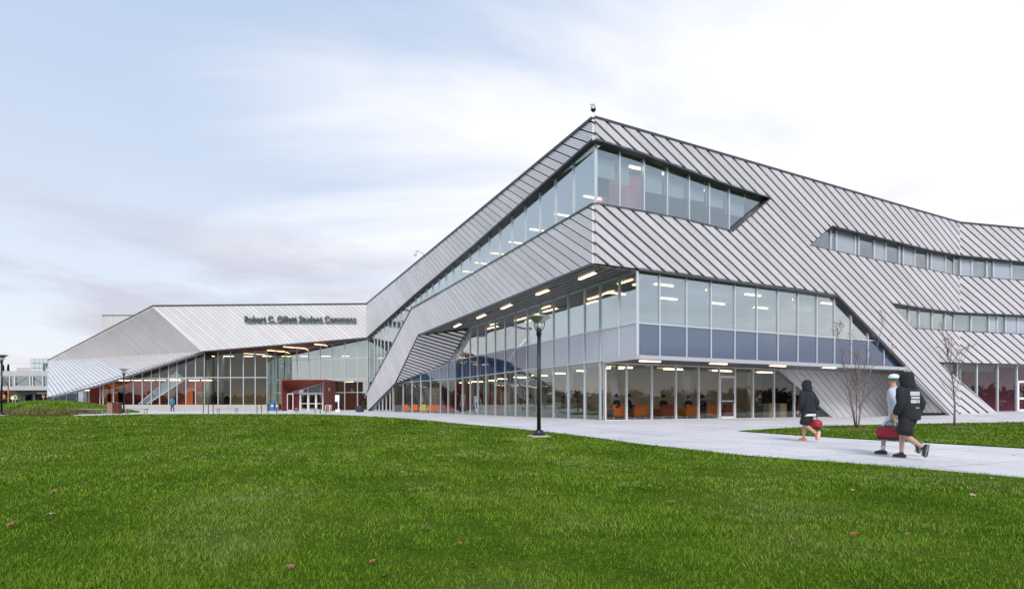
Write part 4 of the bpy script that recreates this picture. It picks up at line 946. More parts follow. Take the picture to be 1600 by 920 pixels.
# freestanding notice board on the column near the doors
p = gnd(529, 643.5); t = empty('notice_board', p, 'white notice board on a pale post right of the entrance', 'sign')
MB().box((0, 0, .85), (.12, .12, 1.7)).build('post', M['whiteframe'], t); MB().box((-.12, -.08, 1.5), (.46, .05, .75)).build('board', M['whiteframe'], t, bevel=.01)
MB().prism([(-.3, -.15, 0), (.2, -.15, 0), (.2, .15, 0), (-.3, .15, 0)], (0, 0, .3)).build('foot', M['whiteframe'], t)
for i, (px, py0, py1) in enumerate(((317.8, 631, 645.6), (325.6, 633, 645.8), (333, 629.5, 645.6), (401.6, 630.5, 645.4), (408.3, 630, 645.6), (418.5, 632.5, 645.6), (432.5, 636, 646), (500.3, 620, 646.2), (509.2, 632, 646.2))):
    p = gnd(px, py1); h = (py1-py0)/F*p.y
    nm = ['first stake left of the plinth bench', 'second stake, left of the plinth bench', 'third stake, touching the left end of the plinth bench', 'stake nearest the right end of the plinth bench', 'stake midway between plinth bench and blue bin', 'stake just left of the blue bin', 'short stake in front of the grey bin', 'tallest stake before the entrance doors', 'stake before the dark red side wall'][i]
    t = empty('metal_stake', p, 'slim dark '+nm, 'post', 'slim stakes along the lawn edge')
    MB().tube([(0, 0, 0), (0, 0, h)], .035, 8).build('rod', M['black'], t, smooth=True); MB().lathe([(.045, h), (.045, h+.03), (.01, h+.05)], n=8).build('cap', M['black'], t)
# ------------------------------------------------------------------ furniture inside
def armchair(loc, rz, mat, label):
    t = empty('lounge_armchair', loc, label, 'armchair', 'lounge armchairs behind the ground floor glass', rz)
    MB().box((0, .02, .27), (.80, .74, .26)).build('seat', M[mat], t, bevel=.04)
    MB().box((0, .34, .52), (.92, .18, .62)).build('backrest', M[mat], t, bevel=.05)
    for s in (-1, 1): MB().box((s*.42, -.02, .40), (.14, .80, .36)).build('armrest', M[mat], t, bevel=.04)
    for s in (-1, 1):
        for q in (-1, 1): MB().box((s*.36, q*.3, .07), (.05, .05, .14)).build('leg', M['mullion'], t)
rzR = math.atan2(Rd.y, Rd.x)
def behind(P, px, d):
    p = P.pt(P.u(px), ZG+.03); q = p-P.N*d; Y = q.y; return Vector(((px-CX)/F*Y, Y, ZG+.03))
for px, d, mat, rz, lb in ((962, 1.5, 'orange', math.pi, 'orange armchair nearest the glass building corner'), (995, 1.5, 'orange', math.pi, 'wide orange armchair in the second shop front bay'), (1037, 1.7, 'rust', math.pi, 'deep red armchair in the third shop front bay'), (1075, 1.6, 'orange', math.pi, 'bright orange armchair with a head above it, fourth bay'), (1107, 1.7, 'orange', math.pi, 'orange armchair in the bay left of the white door'), (1133, 1.9, 'rust', math.pi, 'deep red armchair seen through the white door')):
    p = behind(PG, px, d); armchair(p, rzR+rz, mat, lb)
rzB = math.atan2(PBD.U.y, PBD.U.x)
for px, d, mat, lb in ((638.5, 1.5, 'orange', 'orange armchair furthest left behind the low left glazing'), (653.5, 1.4, 'orange', 'orange armchair left of the yellow one'), (666.5, 1.4, 'yellow', 'single yellow armchair behind the left glazing'), (679, 1.4, 'orange', 'orange armchair right of the yellow one'), (686.5, 1.9, 'orange', 'orange armchair second to the right of the yellow one'), (697, 1.6, 'rust', 'deep red armchair right of two orange ones'), (707.5, 1.7, 'rust', 'deep red armchair nearest the wooden counter')):
    p = behind(PBD, px, d); armchair(p, rzB+math.pi, mat, lb)
for px, w in ((1202, 1.0), (1219, 1.0)):
    p = behind(PG, px, 1.3); t = empty('side_cabinet', p, 'pale low cabinet behind the glass %s' % ('right of the white door' if px < 1210 else 'next to the slanted metal wall'), 'cabinet', None, rzR)
    MB().box((0, 0, .45), (.62, .5, .9)).build('carcass', M['inceil'], t, bevel=.01); MB().box((0, -.26, .45), (.56, .03, .8)).build('door', M['wood'], t)

# ------------------------------------------------------------------ people
M['skin'] = plain('skin', (.52, .30, .21), .55, 0, .05, 8); M['hoodie'] = plain('black_hoodie', (.012, .013, .018), .85, 0, .2, 12); M['shorts'] = plain('black_shorts', (.010, .010, .012), .75, 0, .2, 12)
M['white_cloth'] = plain('white_cloth', (.70, .71, .74), .8, 0, .08, 12); M['grey_cloth'] = plain('grey_cloth', (.50, .52, .56), .85, 0, .1, 12); M['hair'] = plain('dark_hair', (.02, .014, .01), .6, 0, .3, 30)
M['orange_shoe'] = plain('orange_shoe', (.80, .20, .10), .5); M['dark_shoe'] = plain('dark_shoe', (.02, .02, .026), .5); M['sole'] = plain('shoe_sole', (.7, .68, .66), .6); M['bag'] = plain('red_bag', (.36, .012, .03), .6, 0, .1, 8)
M['green'] = plain('cap_green', (.02, .20, .10), .7); M['blue_jacket'] = plain('blue_jacket', (.06, .20, .33), .8, 0, .1, 10); M['jeans'] = plain('navy_jeans', (.03, .05, .10), .8, 0, .1, 10)
def skin_obj(name, joints, edges, mat, parent, root, sub=2):
    """joints: name -> (x,y,z,rx,ry)"""
    keys = list(joints); idx = {k: i for i, k in enumerate(keys)}
    me = bpy.data.meshes.new(name); me.from_pydata([joints[k][:3] for k in keys], [(idx[a], idx[b]) for a, b in edges], [])
    o = bpy.data.objects.new(name, me); COL.objects.link(o)
    o.modifiers.new('s', 'SKIN'); sv_ = me.skin_vertices[0].data
    for k in keys: sv_[idx[k]].radius = (joints[k][3], joints[k][4]); sv_[idx[k]].use_root = (k == root)
    o.modifiers['s'].use_smooth_shade = True
    s2 = o.modifiers.new('sub', 'SUBSURF'); s2.levels = s2.render_levels = sub
    bpy.context.view_layer.update(); dg = bpy.context.evaluated_depsgraph_get()
    me2 = bpy.data.meshes.new_from_object(o.evaluated_get(dg)); bpy.data.objects.remove(o); me2.name = name
    me2.materials.clear(); me2.materials.append(mat); me2.shade_smooth()
    ob = bpy.data.objects.new(name, me2); COL.objects.link(ob); ob.parent = parent; return ob
def lerp3(a, b, t): return tuple(a[i]+(b[i]-a[i])*t for i in range(3))
def person(loc, rz, label, pose, top, low, shoe, hood=False, hair=True, cap=None, longlow=False, hem=None, scale=1.0, socks=None, detail=True, bulk=1.0):
    t = empty('person', loc, label, 'person', 'people walking outside' if pose != 'sit' else 'people seated behind the glass', rz); t.scale = (scale,)*3
    J = {}
    def j(n, p, r, r2=None): J[n] = (*p, r, r2 or r)
    if pose == 'sit':
        hz = .46; hipL, hipR = (-.1, 0, hz), (.1, 0, hz); LG = {'L': ((-.12, .42, hz), (-.12, .45, .09), (-.12, .60, .04)), 'R': ((.12, .42, hz), (.12, .45, .09), (.12, .60, .04))}
        AR = {'L': ((-.24, .03, hz+.25), (-.18, .27, hz+.18)), 'R': ((.24, .03, hz+.25), (.18, .27, hz+.18))}; lean = -.03
    else:
        hz = .93; hipL, hipR = (-.095, 0, hz-.03), (.095, 0, hz-.03); lean = .05
        if pose == 'stepA':     # left leg forward planted, right leg pushing off behind
            LG = {'L': ((-.1, .22, .52), (-.1, .25, .095), (-.1, .40, .04)), 'R': ((.1, .02, .50), (.1, -.36, .23), (.1, -.33, .07))}
            AR = {'L': ((-.27, -.10, 1.16), (-.25, -.02, .92)), 'R': ((.27, -.02, 1.14), (.26, .10, .91))}
        elif pose == 'stepB':
            LG = {'R': ((.1, .20, .52), (.1, .22, .095), (.1, .37, .04)), 'L': ((-.1, .03, .50), (-.1, -.34, .24), (-.1, -.31, .08))}
            AR = {'L': ((-.27, .00, 1.14), (-.26, .12, .91)), 'R': ((.27, -.08, 1.15), (.26, .0, .91))}
        else:                   # near-straight walk
            LG = {'L': ((-.09, .10, .50), (-.09, .12, .09), (-.09, .27, .04)), 'R': ((.09, .03, .50), (.09, -.16, .12), (.09, -.02, .045))}
            AR = {'L': ((-.25, .0, 1.15), (-.2, .2, 1.05)), 'R': ((.25, .0, 1.15), (.2, .22, 1.04))}
    up = hz-.93
    j('pelvis', (0, 0, hz), .135, .105); j('waist', (0, lean*.3, 1.10+up), .125, .095); j('chest', (0, lean*.7, 1.32+up), .15, .105); j('neck0', (0, lean, 1.46+up), .07, .07)
    j('neck', (0, lean*1.4, 1.53+up), .055, .055); j('jaw', (0, lean*1.4+.035, 1.59+up), .066, .075); j('skull', (0, lean*1.4+.02, 1.67+up), .078, .095); j('crown', (0, lean*1.4+.01, 1.745+up), .055, .065)
    E = [('pelvis', 'waist'), ('waist', 'chest'), ('chest', 'neck0'), ('neck0', 'neck'), ('neck', 'jaw'), ('jaw', 'skull'), ('skull', 'crown')]
    hands = {}
    for s, sx in (('L', -1), ('R', 1)):
        k, an, to = LG[s]; hp = hipL if s == 'L' else hipR
        j('hip'+s, hp, .095); j('thigh'+s, lerp3(hp, k, .45), .082); j('knee'+s, k, .058); j('calf'+s, lerp3(k, an, .32), .057); j('ankle'+s, an, .036); j('toe'+s, to, .036, .03)
        E += [('pelvis', 'hip'+s), ('hip'+s, 'thigh'+s), ('thigh'+s, 'knee'+s), ('knee'+s, 'calf'+s), ('calf'+s, 'ankle'+s), ('ankle'+s, 'toe'+s)]
        sh = (sx*.175, lean*.8, 1.42+up); el, wr = AR[s]
        j('sh'+s, sh, .062); j('el'+s, el, .043); j('wr'+s, wr, .028)
        d = Vector(wr)-Vector(el); d.normalize(); pl = Vector(wr)+d*.055; j('palm'+s, tuple(pl), .034, .022)
        E += [('chest', 'sh'+s), ('sh'+s, 'el'+s), ('el'+s, 'wr'+s), ('wr'+s, 'palm'+s)]
        hands[s] = tuple(Vector(wr)+d*.12)
        if detail:
            side = Vector((0, 1, 0))-d*d.y; side.normalize(); inn = Vector((-sx, 0, 0))
            for q in range(4):
                o_ = side*(.030-.02*q); ln = (.034, .040, .037, .028)[q]
                a = pl+d*.03+o_; b = a+d*ln+inn*.006; c = b+d*ln*.5+inn*.025; e = c+inn*.022-d*.008
                for nm, pp, r in (('f%d' % q, a, .0085), ('g%d' % q, b, .008), ('h%d' % q, c, .0075), ('i%d' % q, e, .006)): j(nm+s, tuple(pp), r)
                E += [('palm'+s, 'f%d' % q+s), ('f%d' % q+s, 'g%d' % q+s), ('g%d' % q+s, 'h%d' % q+s), ('h%d' % q+s, 'i%d' % q+s)]
            a = Vector(wr)+d*.035+side*.034; b = a+d*.03+side*.012+inn*.012; c = b+d*.02+inn*.02
            for nm, pp, r in (('ta', a, .0095), ('tb', b, .0085), ('tc', c, .007)): j(nm+s, tuple(pp), r)
            E += [('wr'+s, 'ta'+s), ('ta'+s, 'tb'+s), ('tb'+s, 'tc'+s)]
    skin_obj('body', J, E, M['skin'], t, 'pelvis')
    # face pieces and ears
    hy = lean*1.4+.02; hz_ = 1.66+up
    MB().tube([(0, hy+.085, hz_+.01), (0, hy+.104, hz_-.035), (0, hy+.085, hz_-.045)], [.009, .014, .009], 6).tube([(-.078, hy-.01, hz_-.04), (-.09, hy-.02, hz_), (-.08, hy-.012, hz_+.03)], [.012, .017, .01], 6).tube([(.078, hy-.01, hz_-.04), (.09, hy-.02, hz_), (.08, hy-.012, hz_+.03)], [.012, .017, .01], 6).build('nose_and_ears', M['skin'], t, smooth=True)
    if detail:
        for s in (-1, 1): MB().lathe([(.004, -.010), (.011, -.005), (.012, .0), (.008, .008)], (s*.03, hy+.083, hz_+.012), 8).build('eye', M['black'], t)
        MB().bar((-.025, hy+.092, hz_-.073), (.025, hy+.092, hz_-.073), .010, .012, (0, 0, 1)).build('mouth', M['rust'], t)
    # top garment: lofted torso, sleeves and hood in one mesh
    def loft(m, rings, n=22, close=True):
        i0 = len(m.v)
        for c_, rx_, ry_ in rings:
            for q_ in range(n):
                a_ = 2*math.pi*q_/n; wob = 1+.025*math.sin(3*a_+c_[2]*31)+.02*math.sin(5*a_-c_[2]*47)
                ca, sa = math.cos(a_), math.sin(a_); m.v.append((c_[0]+math.copysign(abs(ca)**.85, ca)*rx_*wob, c_[1]+math.copysign(abs(sa)**.85, sa)*ry_*wob, c_[2]))
        for i_ in range(len(rings)-1):
            for q_ in range(n): m.f.append((i0+i_*n+q_, i0+i_*n+(q_+1) % n, i0+(i_+1)*n+(q_+1) % n, i0+(i_+1)*n+q_))
        if close: m.f.append(tuple(range(i0+n-1, i0-1, -1))); e_ = i0+(len(rings)-1)*n; m.f.append(tuple(range(e_, e_+n)))
    hemz = .80+up if pose != 'sit' else hz-.02
    bk = bulk; g_m = MB()
    TR = [((0, 0, hemz), .172*bk, .135*bk), ((0, 0, hemz+.03), .185*bk, .148*bk), ((0, lean*.15, hemz+.12), .19*bk, .15*bk), ((0, lean*.4, 1.12+up), .185*bk, .145*bk), ((0, lean*.7, 1.27+up), .195*bk, .15*bk), ((0, lean*.8, 1.37+up), .195*bk, .145*bk), ((0, lean*.9, 1.43+up), .165*bk, .125*bk), ((0, lean, 1.48+up), .10*bk, .095*bk), ((0, lean, 1.51+up), .07*bk, .07*bk)]
    loft(g_m, TR)
    for s, sx in (('L', -1), ('R', 1)):
        el, wr = AR[s]; sh = (sx*.165*bk, lean*.8, 1.405+up); w9 = lerp3(el, wr, .95)
        g_m.tube([lerp3(sh, (0, lean*.8, 1.38+up), .45), sh, lerp3(sh, el, .35), lerp3(sh, el, .8), el, lerp3(el, wr, .3), lerp3(el, wr, .75), w9], [.075*bk, .088*bk, .082*bk, .073*bk, .072*bk, .072*bk, .064*bk, .047*bk], 12)
    if hood:
        loft(g_m, [((0, lean*1.1-.02, 1.43+up), .12, .115), ((0, lean*1.2-.03, 1.50+up), .135, .13), ((0, lean*1.3-.025, 1.57+up), .122, .13), ((0, lean*1.4-.015, 1.65+up), .117, .135), ((0, lean*1.4-.02, 1.72+up), .108, .128), ((0, lean*1.4-.03, 1.775+up), .08, .10), ((0, lean*1.4-.035, 1.80+up), .04, .055)])
    g_o = g_m.build('hoodie' if hood else 'shirt', top, t, smooth=True)
    if hem:
        m = MB(); loft(m, [((0, 0, .745+up), .188*bk, .153*bk), ((0, 0, .80+up), .182*bk, .147*bk), ((0, 0, .84+up), .16*bk, .13*bk)]); m.build('undershirt', hem, t, smooth=True)
    # lower garment
    m = MB()
    loft(m, [((0, 0, hz-.13), .13*bk, .115*bk), ((0, 0, hz-.09), .165*bk, .13*bk), ((0, 0, hz+.02), .165*bk, .13*bk), ((0, 0, hz+.06), .14*bk, .11*bk)])
    for s in 'LR':
        k, an, to = LG[s]; hp = hipL if s == 'L' else hipR
        if longlow: m.tube([hp, lerp3(hp, k, .5), k, lerp3(k, an, .4), lerp3(k, an, .97)], [.105, .09, .07, .068, .055], 12)
        else: m.tube([hp, lerp3(hp, k, .3), lerp3(hp, k, .7), lerp3(hp, k, 1.0)], [.105*bk, .112*bk, .118*bk, .122*bk], 14)
    m.build('trousers' if longlow else 'shorts', low, t, smooth=True)
    for s in 'LR':
        k, an, to = LG[s]; A_n = Vector(an)
        flat = an[2] < .15
        u = Vector((0, 1, 0)) if flat else (Vector(to)-A_n).normalized(); w_ = Vector((0, 0, 1)) if flat else Vector((0, u.z, -u.y))*-1
        if not flat and w_.y > 0: w_ = -w_
        w_ = Vector((0, 0, 1)) if flat else Vector((0, -abs(u.z), 0)).normalized()*-1
        b0 = A_n-w_*(an[2]-.045 if flat else .03)
        pts = [b0-u*.085, b0-u*.05, b0+u*.03, b0+u*.09, b0+u*.145, b0+u*.175]
        sm2 = MB(); sm2.tube([pts[0], pts[1], pts[2]+w_*.006, pts[3]-w_*.004, pts[4]-w_*.012, pts[5]-w_*.018], [.030, .046, .050, .047, .038, .020], 12); sm2.tube([b0-u*.01, b0+w_*.05, b0+w_*.075], [.046, .043, .040], 12)
        sh = sm2.build('shoe', shoe, t, smooth=True)
        sl_ = [(-.036, -.09), (.036, -.09), (.046, .08), (.038, .15), (.0, .185), (-.038, .15), (-.046, .08)]
        x_ = Vector((1, 0, 0)); MB().prism([b0+x_*a_+u*b_-w_*.046 for a_, b_ in sl_], w_*.022).build('sole', M['sole'] if shoe is not M['dark_shoe'] else M['grey'], sh, bevel=.006)
        if socks: MB().tube([lerp3(an, k, .0), lerp3(an, k, .12), lerp3(an, k, .26)], [.042, .043, .050], 12).build('sock', socks, t, smooth=True)
    hc = (0, lean*1.4+.01, 1.69+up)
    if hair: skin_obj('hair', {'a': (hc[0], hc[1]-.045, hc[2]-.03, .082, .075), 'b': (hc[0], hc[1]-.01, hc[2]+.045, .088, .095), 'c': (hc[0], hc[1]+.02, hc[2]+.075, .06, .07)}, [('a', 'b'), ('b', 'c')], M['hair'], t, 'b')
    if cap:
        cb = MB().lathe([(.108, -.01), (.112, .04), (.10, .085), (.06, .118), (.008, .125)], (0, hc[1]-.01, hc[2]-.01), 18)
        c_ = cb.build('cap', cap[0], t, smooth=True)
        MB().prism([(-.075, hc[1]+.08, hc[2]+.02), (.075, hc[1]+.08, hc[2]+.02), (.07, hc[1]+.17, hc[2]+.008), (0, hc[1]+.20, hc[2]+.002), (-.07, hc[1]+.17, hc[2]+.008)], (0, 0, .012)).build('peak', cap[1], c_, bevel=.004)
        MB().lathe([(.113, -.01), (.114, .022), (.112, .03)], (0, hc[1]-.01, hc[2]-.012), 16).build('band', cap[1], c_, smooth=True)
    return t, hands
def hand_world(t, h): return Matrix.LocRotScale(t.location, t.rotation_euler, t.scale) @ Vector(h)
def duffel(hand, rz, label, drop=.30, L_=.52, r=.14, strap=None):
    c = Vector((hand.x, hand.y, hand.z-drop))
    t = empty('sports_bag', c, label, 'bag', 'red sports bags carried by the walkers', rz)
    m = MB(); prof = [(-L_/2, .55), (-L_/2+.03, .88), (-L_/4, 1.0), (L_/4, 1.0), (L_/2-.03, .88), (L_/2, .55)]
    n = 14; i0 = 0
    for y, k in prof:
        for q in range(n):
            a = 2*math.pi*q/n; ca, sa = math.cos(a), math.sin(a)
            m.v.append((math.copysign(abs(ca)**.7, ca)*r*k, y, math.copysign(abs(sa)**.7, sa)*r*k*(.95 if sa > 0 else .8)))
    for i in range(len(prof)-1):
        for q in range(n): m.f.append((i*n+q, i*n+(q+1) % n, (i+1)*n+(q+1) % n, (i+1)*n+q))
    m.f.append(tuple(range(n-1, -1, -1))); m.f.append(tuple(range((len(prof)-1)*n, len(prof)*n)))
    m.build('bag_body', M['bag'], t, smooth=True)
    MB().box((0, 0, -r*.78), (r*1.35, L_*.88, .07)).build('bag_base', M['black'], t, bevel=.02)
    for s in (-1, 1): MB().tube([(s*r*.9, -.12, .04), (s*r*.5, -.06, drop*.75), (0, 0, drop-.03), (s*r*.5, .06, drop*.75), (s*r*.9, .12, .04)], .011, 6).build('carry_handle', strap or M['black'], t, smooth=True)
    MB().tube([(0, -L_*.42, r*.93), (0, 0, r*.98), (0, L_*.42, r*.93)], .007, 5).build('zip', M['black'], t)
p = gnd(1263, 690.0); RZ = math.radians(28)
t1, h1 = person(p, RZ, 'walker in black hoodie, black shorts and orange shoes, hood up, on the concrete path', 'stepB', M['hoodie'], M['shorts'], M['orange_shoe'], hood=True, hair=False, hem=M['white_cloth'], scale=1.02, bulk=1.15)
h = hand_world(t1, h1['R']); duffel(h, RZ, 'red sports bag in the hand of the walker with orange shoes', .30)
p = gnd(1402, 710.5)
t2, h2 = person(p, RZ+.1, 'walker in white and green cap with grey top and pale shorts', 'stepA', M['grey_cloth'], M['white_cloth'], M['dark_shoe'], cap=(M['white_cloth'], M['green']), scale=.985, socks=M['white_cloth'], hair=False)
h = hand_world(t2, h2['L']); duffel(h, RZ+.1, 'red sports bag with green strap held by the walker in the cap', .30, .56, .15, M['green'])
p = gnd(1421, 716.5)
t3, h3 = person(p, RZ-.05, 'walker in black hoodie with white print on the back, black shorts and dark shoes', 'stepB', M['hoodie'], M['shorts'], M['dark_shoe'], hood=True, hair=False, scale=.985, bulk=1.2)
# white print on the back of the hoodie (blurred block figures and a line)
def onback(th, z, k=1.0): zt = min(max((z-1.12)/.25, 0), 1); rx_, ry_ = .190*1.2*k, .148*1.2*k; return (rx_*math.sin(th), .03-ry_*math.cos(th)-.006, z)
def patch(th0, th1, z0, z1):
    m = MB(); n = 8
    for i in range(n):
        a_, b_ = th0+(th1-th0)*i/n, th0+(th1-th0)*(i+1)/n
        m.prism([onback(a_, z0, 1.03), onback(b_, z0, 1.03), onback(b_, z1, 1.03), onback(a_, z1, 1.03)], (0, .012, 0))
    return m
bp_ = patch(-.72, .72, 1.30, 1.385).build('back_print', M['grey_cloth'], t3)
for th0, th1, z0, z1 in ((-.66, .66, 1.235, 1.28), (-.70, -.05, 1.15, 1.215), (.05, .70, 1.15, 1.215), (-.45, .45, 1.045, 1.06)): patch(th0, th1, z0, z1).build('back_print', M['grey_cloth'], t3)
p = gnd(269.5, 642.6); person(p, math.radians(60), 'distant pedestrian in blue jacket and dark jeans before the long plinth', 'walk', M['blue_jacket'], M['jeans'], M['dark_shoe'], longlow=True, scale=.98, detail=False)
for px, d, lb in ((963, 1.25, 'seated person with dark hair nearest the glass building corner'), (983, 1.3, 'seated person in the second shop front bay'), (1037, 2.0, 'seated person above the deep red armchair, third bay'), (1076, 1.75, 'seated person whose head shows above the bright orange armchair'), (1098, 1.9, 'seated person left of the white door')):
    q = behind(PG, px, d); q.z += .02
    person(q+Vector((0, 0, .02)), rzR+math.pi*(.98 if px > 1000 else .55), lb, 'sit', M['hoodie'], M['jeans'], M['dark_shoe'], longlow=True, detail=False)

# ------------------------------------------------------------------ young bare trees
M['bark'] = plain('birch_bark', (.24, .20, .19), .8, 0, .45, 9, 0, .3); M['twig'] = plain('twig', (.15, .11, .105), .8, 0, .2, 9); M['leafbrown'] = plain('autumn_leaf', (.34, .15, .05), .7, 0, .25, 3); M['mulch'] = plain('mulch', (.12, .06, .035), .95, 0, .4, 9, 0, .6)
def sapling(base, H, stems, label, leaf_from, seed, nl):
    r = random.Random(seed); t = empty('young_tree', base, label, 'tree', 'young bare trees in the grass strip')
    MB().lathe([(.62, .0), (.5, .035), (.25, .06), (.02, .07)], n=16).build('mulch_ring', M['mulch'], t)
    tips = []
    def branch(m, p, d, L_, rad, depth):
        pts = [p]; q = p.copy(); dd = d.copy(); n = 5
        for k in range(n):
            dd = (dd+Vector((r.uniform(-.10, .10), r.uniform(-.10, .10), r.uniform(.0, .10)))).normalized(); q = q+dd*L_/n; pts.append(q.copy())
        m.tube(pts, [rad*(1-.75*k/n) for k in range(n+1)], 6 if depth < 2 else 4)
        return pts, dd
    tw = MB(); tw2 = MB()
    for s in range(stems):
        a = 2*math.pi*s/max(stems, 1)+r.uniform(-.3, .3); sp = .0 if stems == 1 else r.uniform(.06, .17)
        d = Vector((math.cos(a)*sp, math.sin(a)*sp, 1)).normalized(); hh = H*(1 if s == 0 else r.uniform(.62, .92))
        m = MB(); pts, _ = branch(m, Vector((math.cos(a)*.05*(stems > 1), math.sin(a)*.05*(stems > 1), 0)), d, hh, .026 if stems > 1 else .042, 0)
        m.build('trunk', M['bark'], t, smooth=True)
        P_ = [Vector(x) for x in pts]
        for k in range(20 if stems == 1 else 10):
            f = r.uniform(.22, .97); i = min(int(f*5), 4); p = P_[i].lerp(P_[i+1], f*5-i)
            a2 = r.uniform(0, 6.28); up = r.uniform(.9, 2.0); d2 = Vector((math.cos(a2), math.sin(a2), up)).normalized(); L2 = hh*(1.02-f)*r.uniform(.28, .50)+.25
            pp, dd = branch(tw, p, d2, L2, .010, 1)
            tips.append(pp[-1])
            for _ in range(4):
                g = r.uniform(.25, .95); ii = min(int(g*5), 4); p3 = Vector(pp[ii]).lerp(Vector(pp[ii+1]), g*5-ii); a3 = r.uniform(0, 6.28)
                d3 = (dd+Vector((math.cos(a3), math.sin(a3), .4))*.75).normalized(); p4, _ = branch(tw2, p3, d3, L2*r.uniform(.25, .5), .005, 2); tips.append(p4[-1])
    tw.build('branches', M['twig'], t); tw2.build('twigs', M['twig'], t)['kind'] = 'stuff'
    lv = MB(); top = [p for p in tips if p.z > leaf_from*H]
    for k in range(nl):
        p = r.choice(top)+Vector((r.gauss(0, .05), r.gauss(0, .05), r.gauss(0, .06))); a = r.uniform(0, 6.28); s_ = r.uniform(.025, .045); u = Vector((math.cos(a), math.sin(a), r.uniform(-.6, .6))).normalized(); w_ = u.cross(Vector((r.uniform(-1, 1), r.uniform(-1, 1), .3))).normalized()
        lv.poly([p-u*s_, p+w_*s_*.6, p+u*s_, p-w_*s_*.6])
    lv.build('leaves', M['leafbrown'], t)['kind'] = 'stuff'
sapling(gnd(1339, 670.5), 5.0, 6, 'multi stemmed bare young birch in front of the slanted grey panels', .62, 5, 230)
sapling(gnd(1491, 667.5), 4.4, 1, 'single stemmed bare young tree before the far right ground floor window', .72, 9, 150)

# ------------------------------------------------------------------ fallen leaves
lf = MB()
M['deadleaf'] = plain('dead_leaf', (.26, .11, .055), .8, 0, .45, 2); M['paleleaf'] = plain('pale_leaf', (.48, .36, .25), .8, 0, .3, 2)
def fallen(name, spots, mat):
    m = MB()
    for x, y, s_ in spots:
        z = float(gz(x, y))+.062; a = rnd.uniform(0, 6.28); tl = Vector((rnd.uniform(-.5, .5), rnd.uniform(-.5, .5), 1)).normalized()
        u = tl.cross(Vector((math.cos(a), math.sin(a), 0))).normalized(); w_ = tl.cross(u); ring = []
        for k in range(10):
            q = 2*math.pi*k/10; rr_ = s_*(1 if k % 2 == 0 else .55)*rnd.uniform(.8, 1.1); ring.append(Vector((x, y, z))+u*math.cos(q)*rr_+w_*math.sin(q)*rr_+tl*(.3*rr_*(k % 2)))
        c = len(m.v); m.v += [tuple(p_) for p_ in ring]+[(x, y, z-.006)]
        for k in range(10): m.f.append((c+k, c+(k+1) % 10, c+10))
    o = m.build(name, mat); o['kind'] = 'stuff'
sp = [(*g2(px, py), s_) for px, py, s_ in ((17, 829, .05), (354, 781, .04), (265, 888, .035), (454, 899, .035), (602, 916, .045), (582, 890, .035), (1334, 845, .04), (1418, 845, .03), (864, 781, .04), (953, 856, .03), (740, 894, .04), (84, 774, .05), (100, 838, .03), (1238, 853, .03), (640, 897, .025))]
fallen('fallen_leaves', sp+[(rnd.uniform(-14, 12), rnd.uniform(4, 22), rnd.uniform(.014, .03)) for _ in range(110)], M['deadleaf'])
fallen('pale_fallen_leaves', [(*g2(px, py), .045) for px, py in ((77, 786, ), (130, 760), (185, 742), (80, 812), (1050, 792), (664, 833), (1520, 781))]+[(rnd.uniform(-13, 10), rnd.uniform(4.5, 20), rnd.uniform(.015, .028)) for _ in range(45)], M['paleleaf'])

# ------------------------------------------------------------------ far left background: footbridge, buildings, cars, signs, trees
M['paleconc'] = plain('pale_concrete', (.50, .50, .52), .8, 0, .06, .5); M['bridgeglass'] = glass('bridge_glass', (.55, .62, .62), .18); M['brick'] = plain('purple_brick', (.085, .04, .045), .85, 0, .15, 3); M['bluegrey'] = plain('blue_grey_cladding', (.15, .17, .22), .6)
YB = 120
t = empty('footbridge', fy(30, 640, YB), 'enclosed glass footbridge with pale roof behind the grassy mound', 'footbridge'); ob_ = t.location
def fb(x0_, x1_, y0_, y1_, Y, dep, name, mat, par=None, org=None):
    a, b = fy(x0_, y1_, Y), fy(x1_, y0_, Y)
    return MB().prism([(a.x, Y, a.z), (b.x, Y, a.z), (b.x, Y+dep, a.z), (a.x, Y+dep, a.z)], (0, 0, b.z-a.z)).build(name, M[mat], par or t, org if org is not None else ob_)
fb(-60, 82, 579.5, 587.2, YB, 5, 'roof', 'paleconc'); fb(-60, 82, 603, 609.5, YB, 5, 'deck', 'paleconc'); fb(-60, 82, 587.4, 588.6, YB+.1, .3, 'rail', 'mullion')
for k, x in enumerate(range(-60, 80, 14)): fb(x+.1, x+13.7, 588.7, 602.8, YB+.3, .06, 'glass_pane', 'bridgeglass')
for x in (-40, -14, 0, 14.2, 22, 46, 50, 66): fb(x, x+1.3, 587.4, 602.9, YB+.05, .2, 'mullion', 'whiteframe')
for xa, ya, xb, yb in ((24, 601, 42, 590), (52, 590, 70, 602), (-4, 590, 14, 601)): MB().bar(fy(xa, ya, YB+.8), fy(xb, yb, YB+.8), .18, .15, (0, 1, 0)).build('brace', M['black'], t, ob_)
fb(24, 28, 609.6, 637, YB+2, 1, 'pier', 'paleconc'); fb(-50, -46, 609.6, 637, YB+2, 1, 'pier', 'paleconc')
YC_ = 150
t = empty('laboratory_building', fy(60, 640, YC_), 'pale glass block with green and purple panels rising behind the footbridge', 'building'); ob_ = t.location
fb(47.5, 130, 559.5, 640, YC_, 18, 'wall', 'paleconc'); fb(26, 47.3, 574, 640, YC_+6, 12, 'wall', 'paleconc')
M['paleglass'] = spandrel('pale_window', (.52, .56, .60)); M['greenp'] = plain('green_panel', (.03, .22, .13), .4); M['purplep'] = plain('purple_panel', (.20, .03, .12), .4)
for c in range(4):
    for r_ in range(3): fb(48.2+c*6.6, 54.2+c*6.6, 560.5+r_*7.4, 567+r_*7.4, YC_-.15, .1, 'window', 'paleglass')
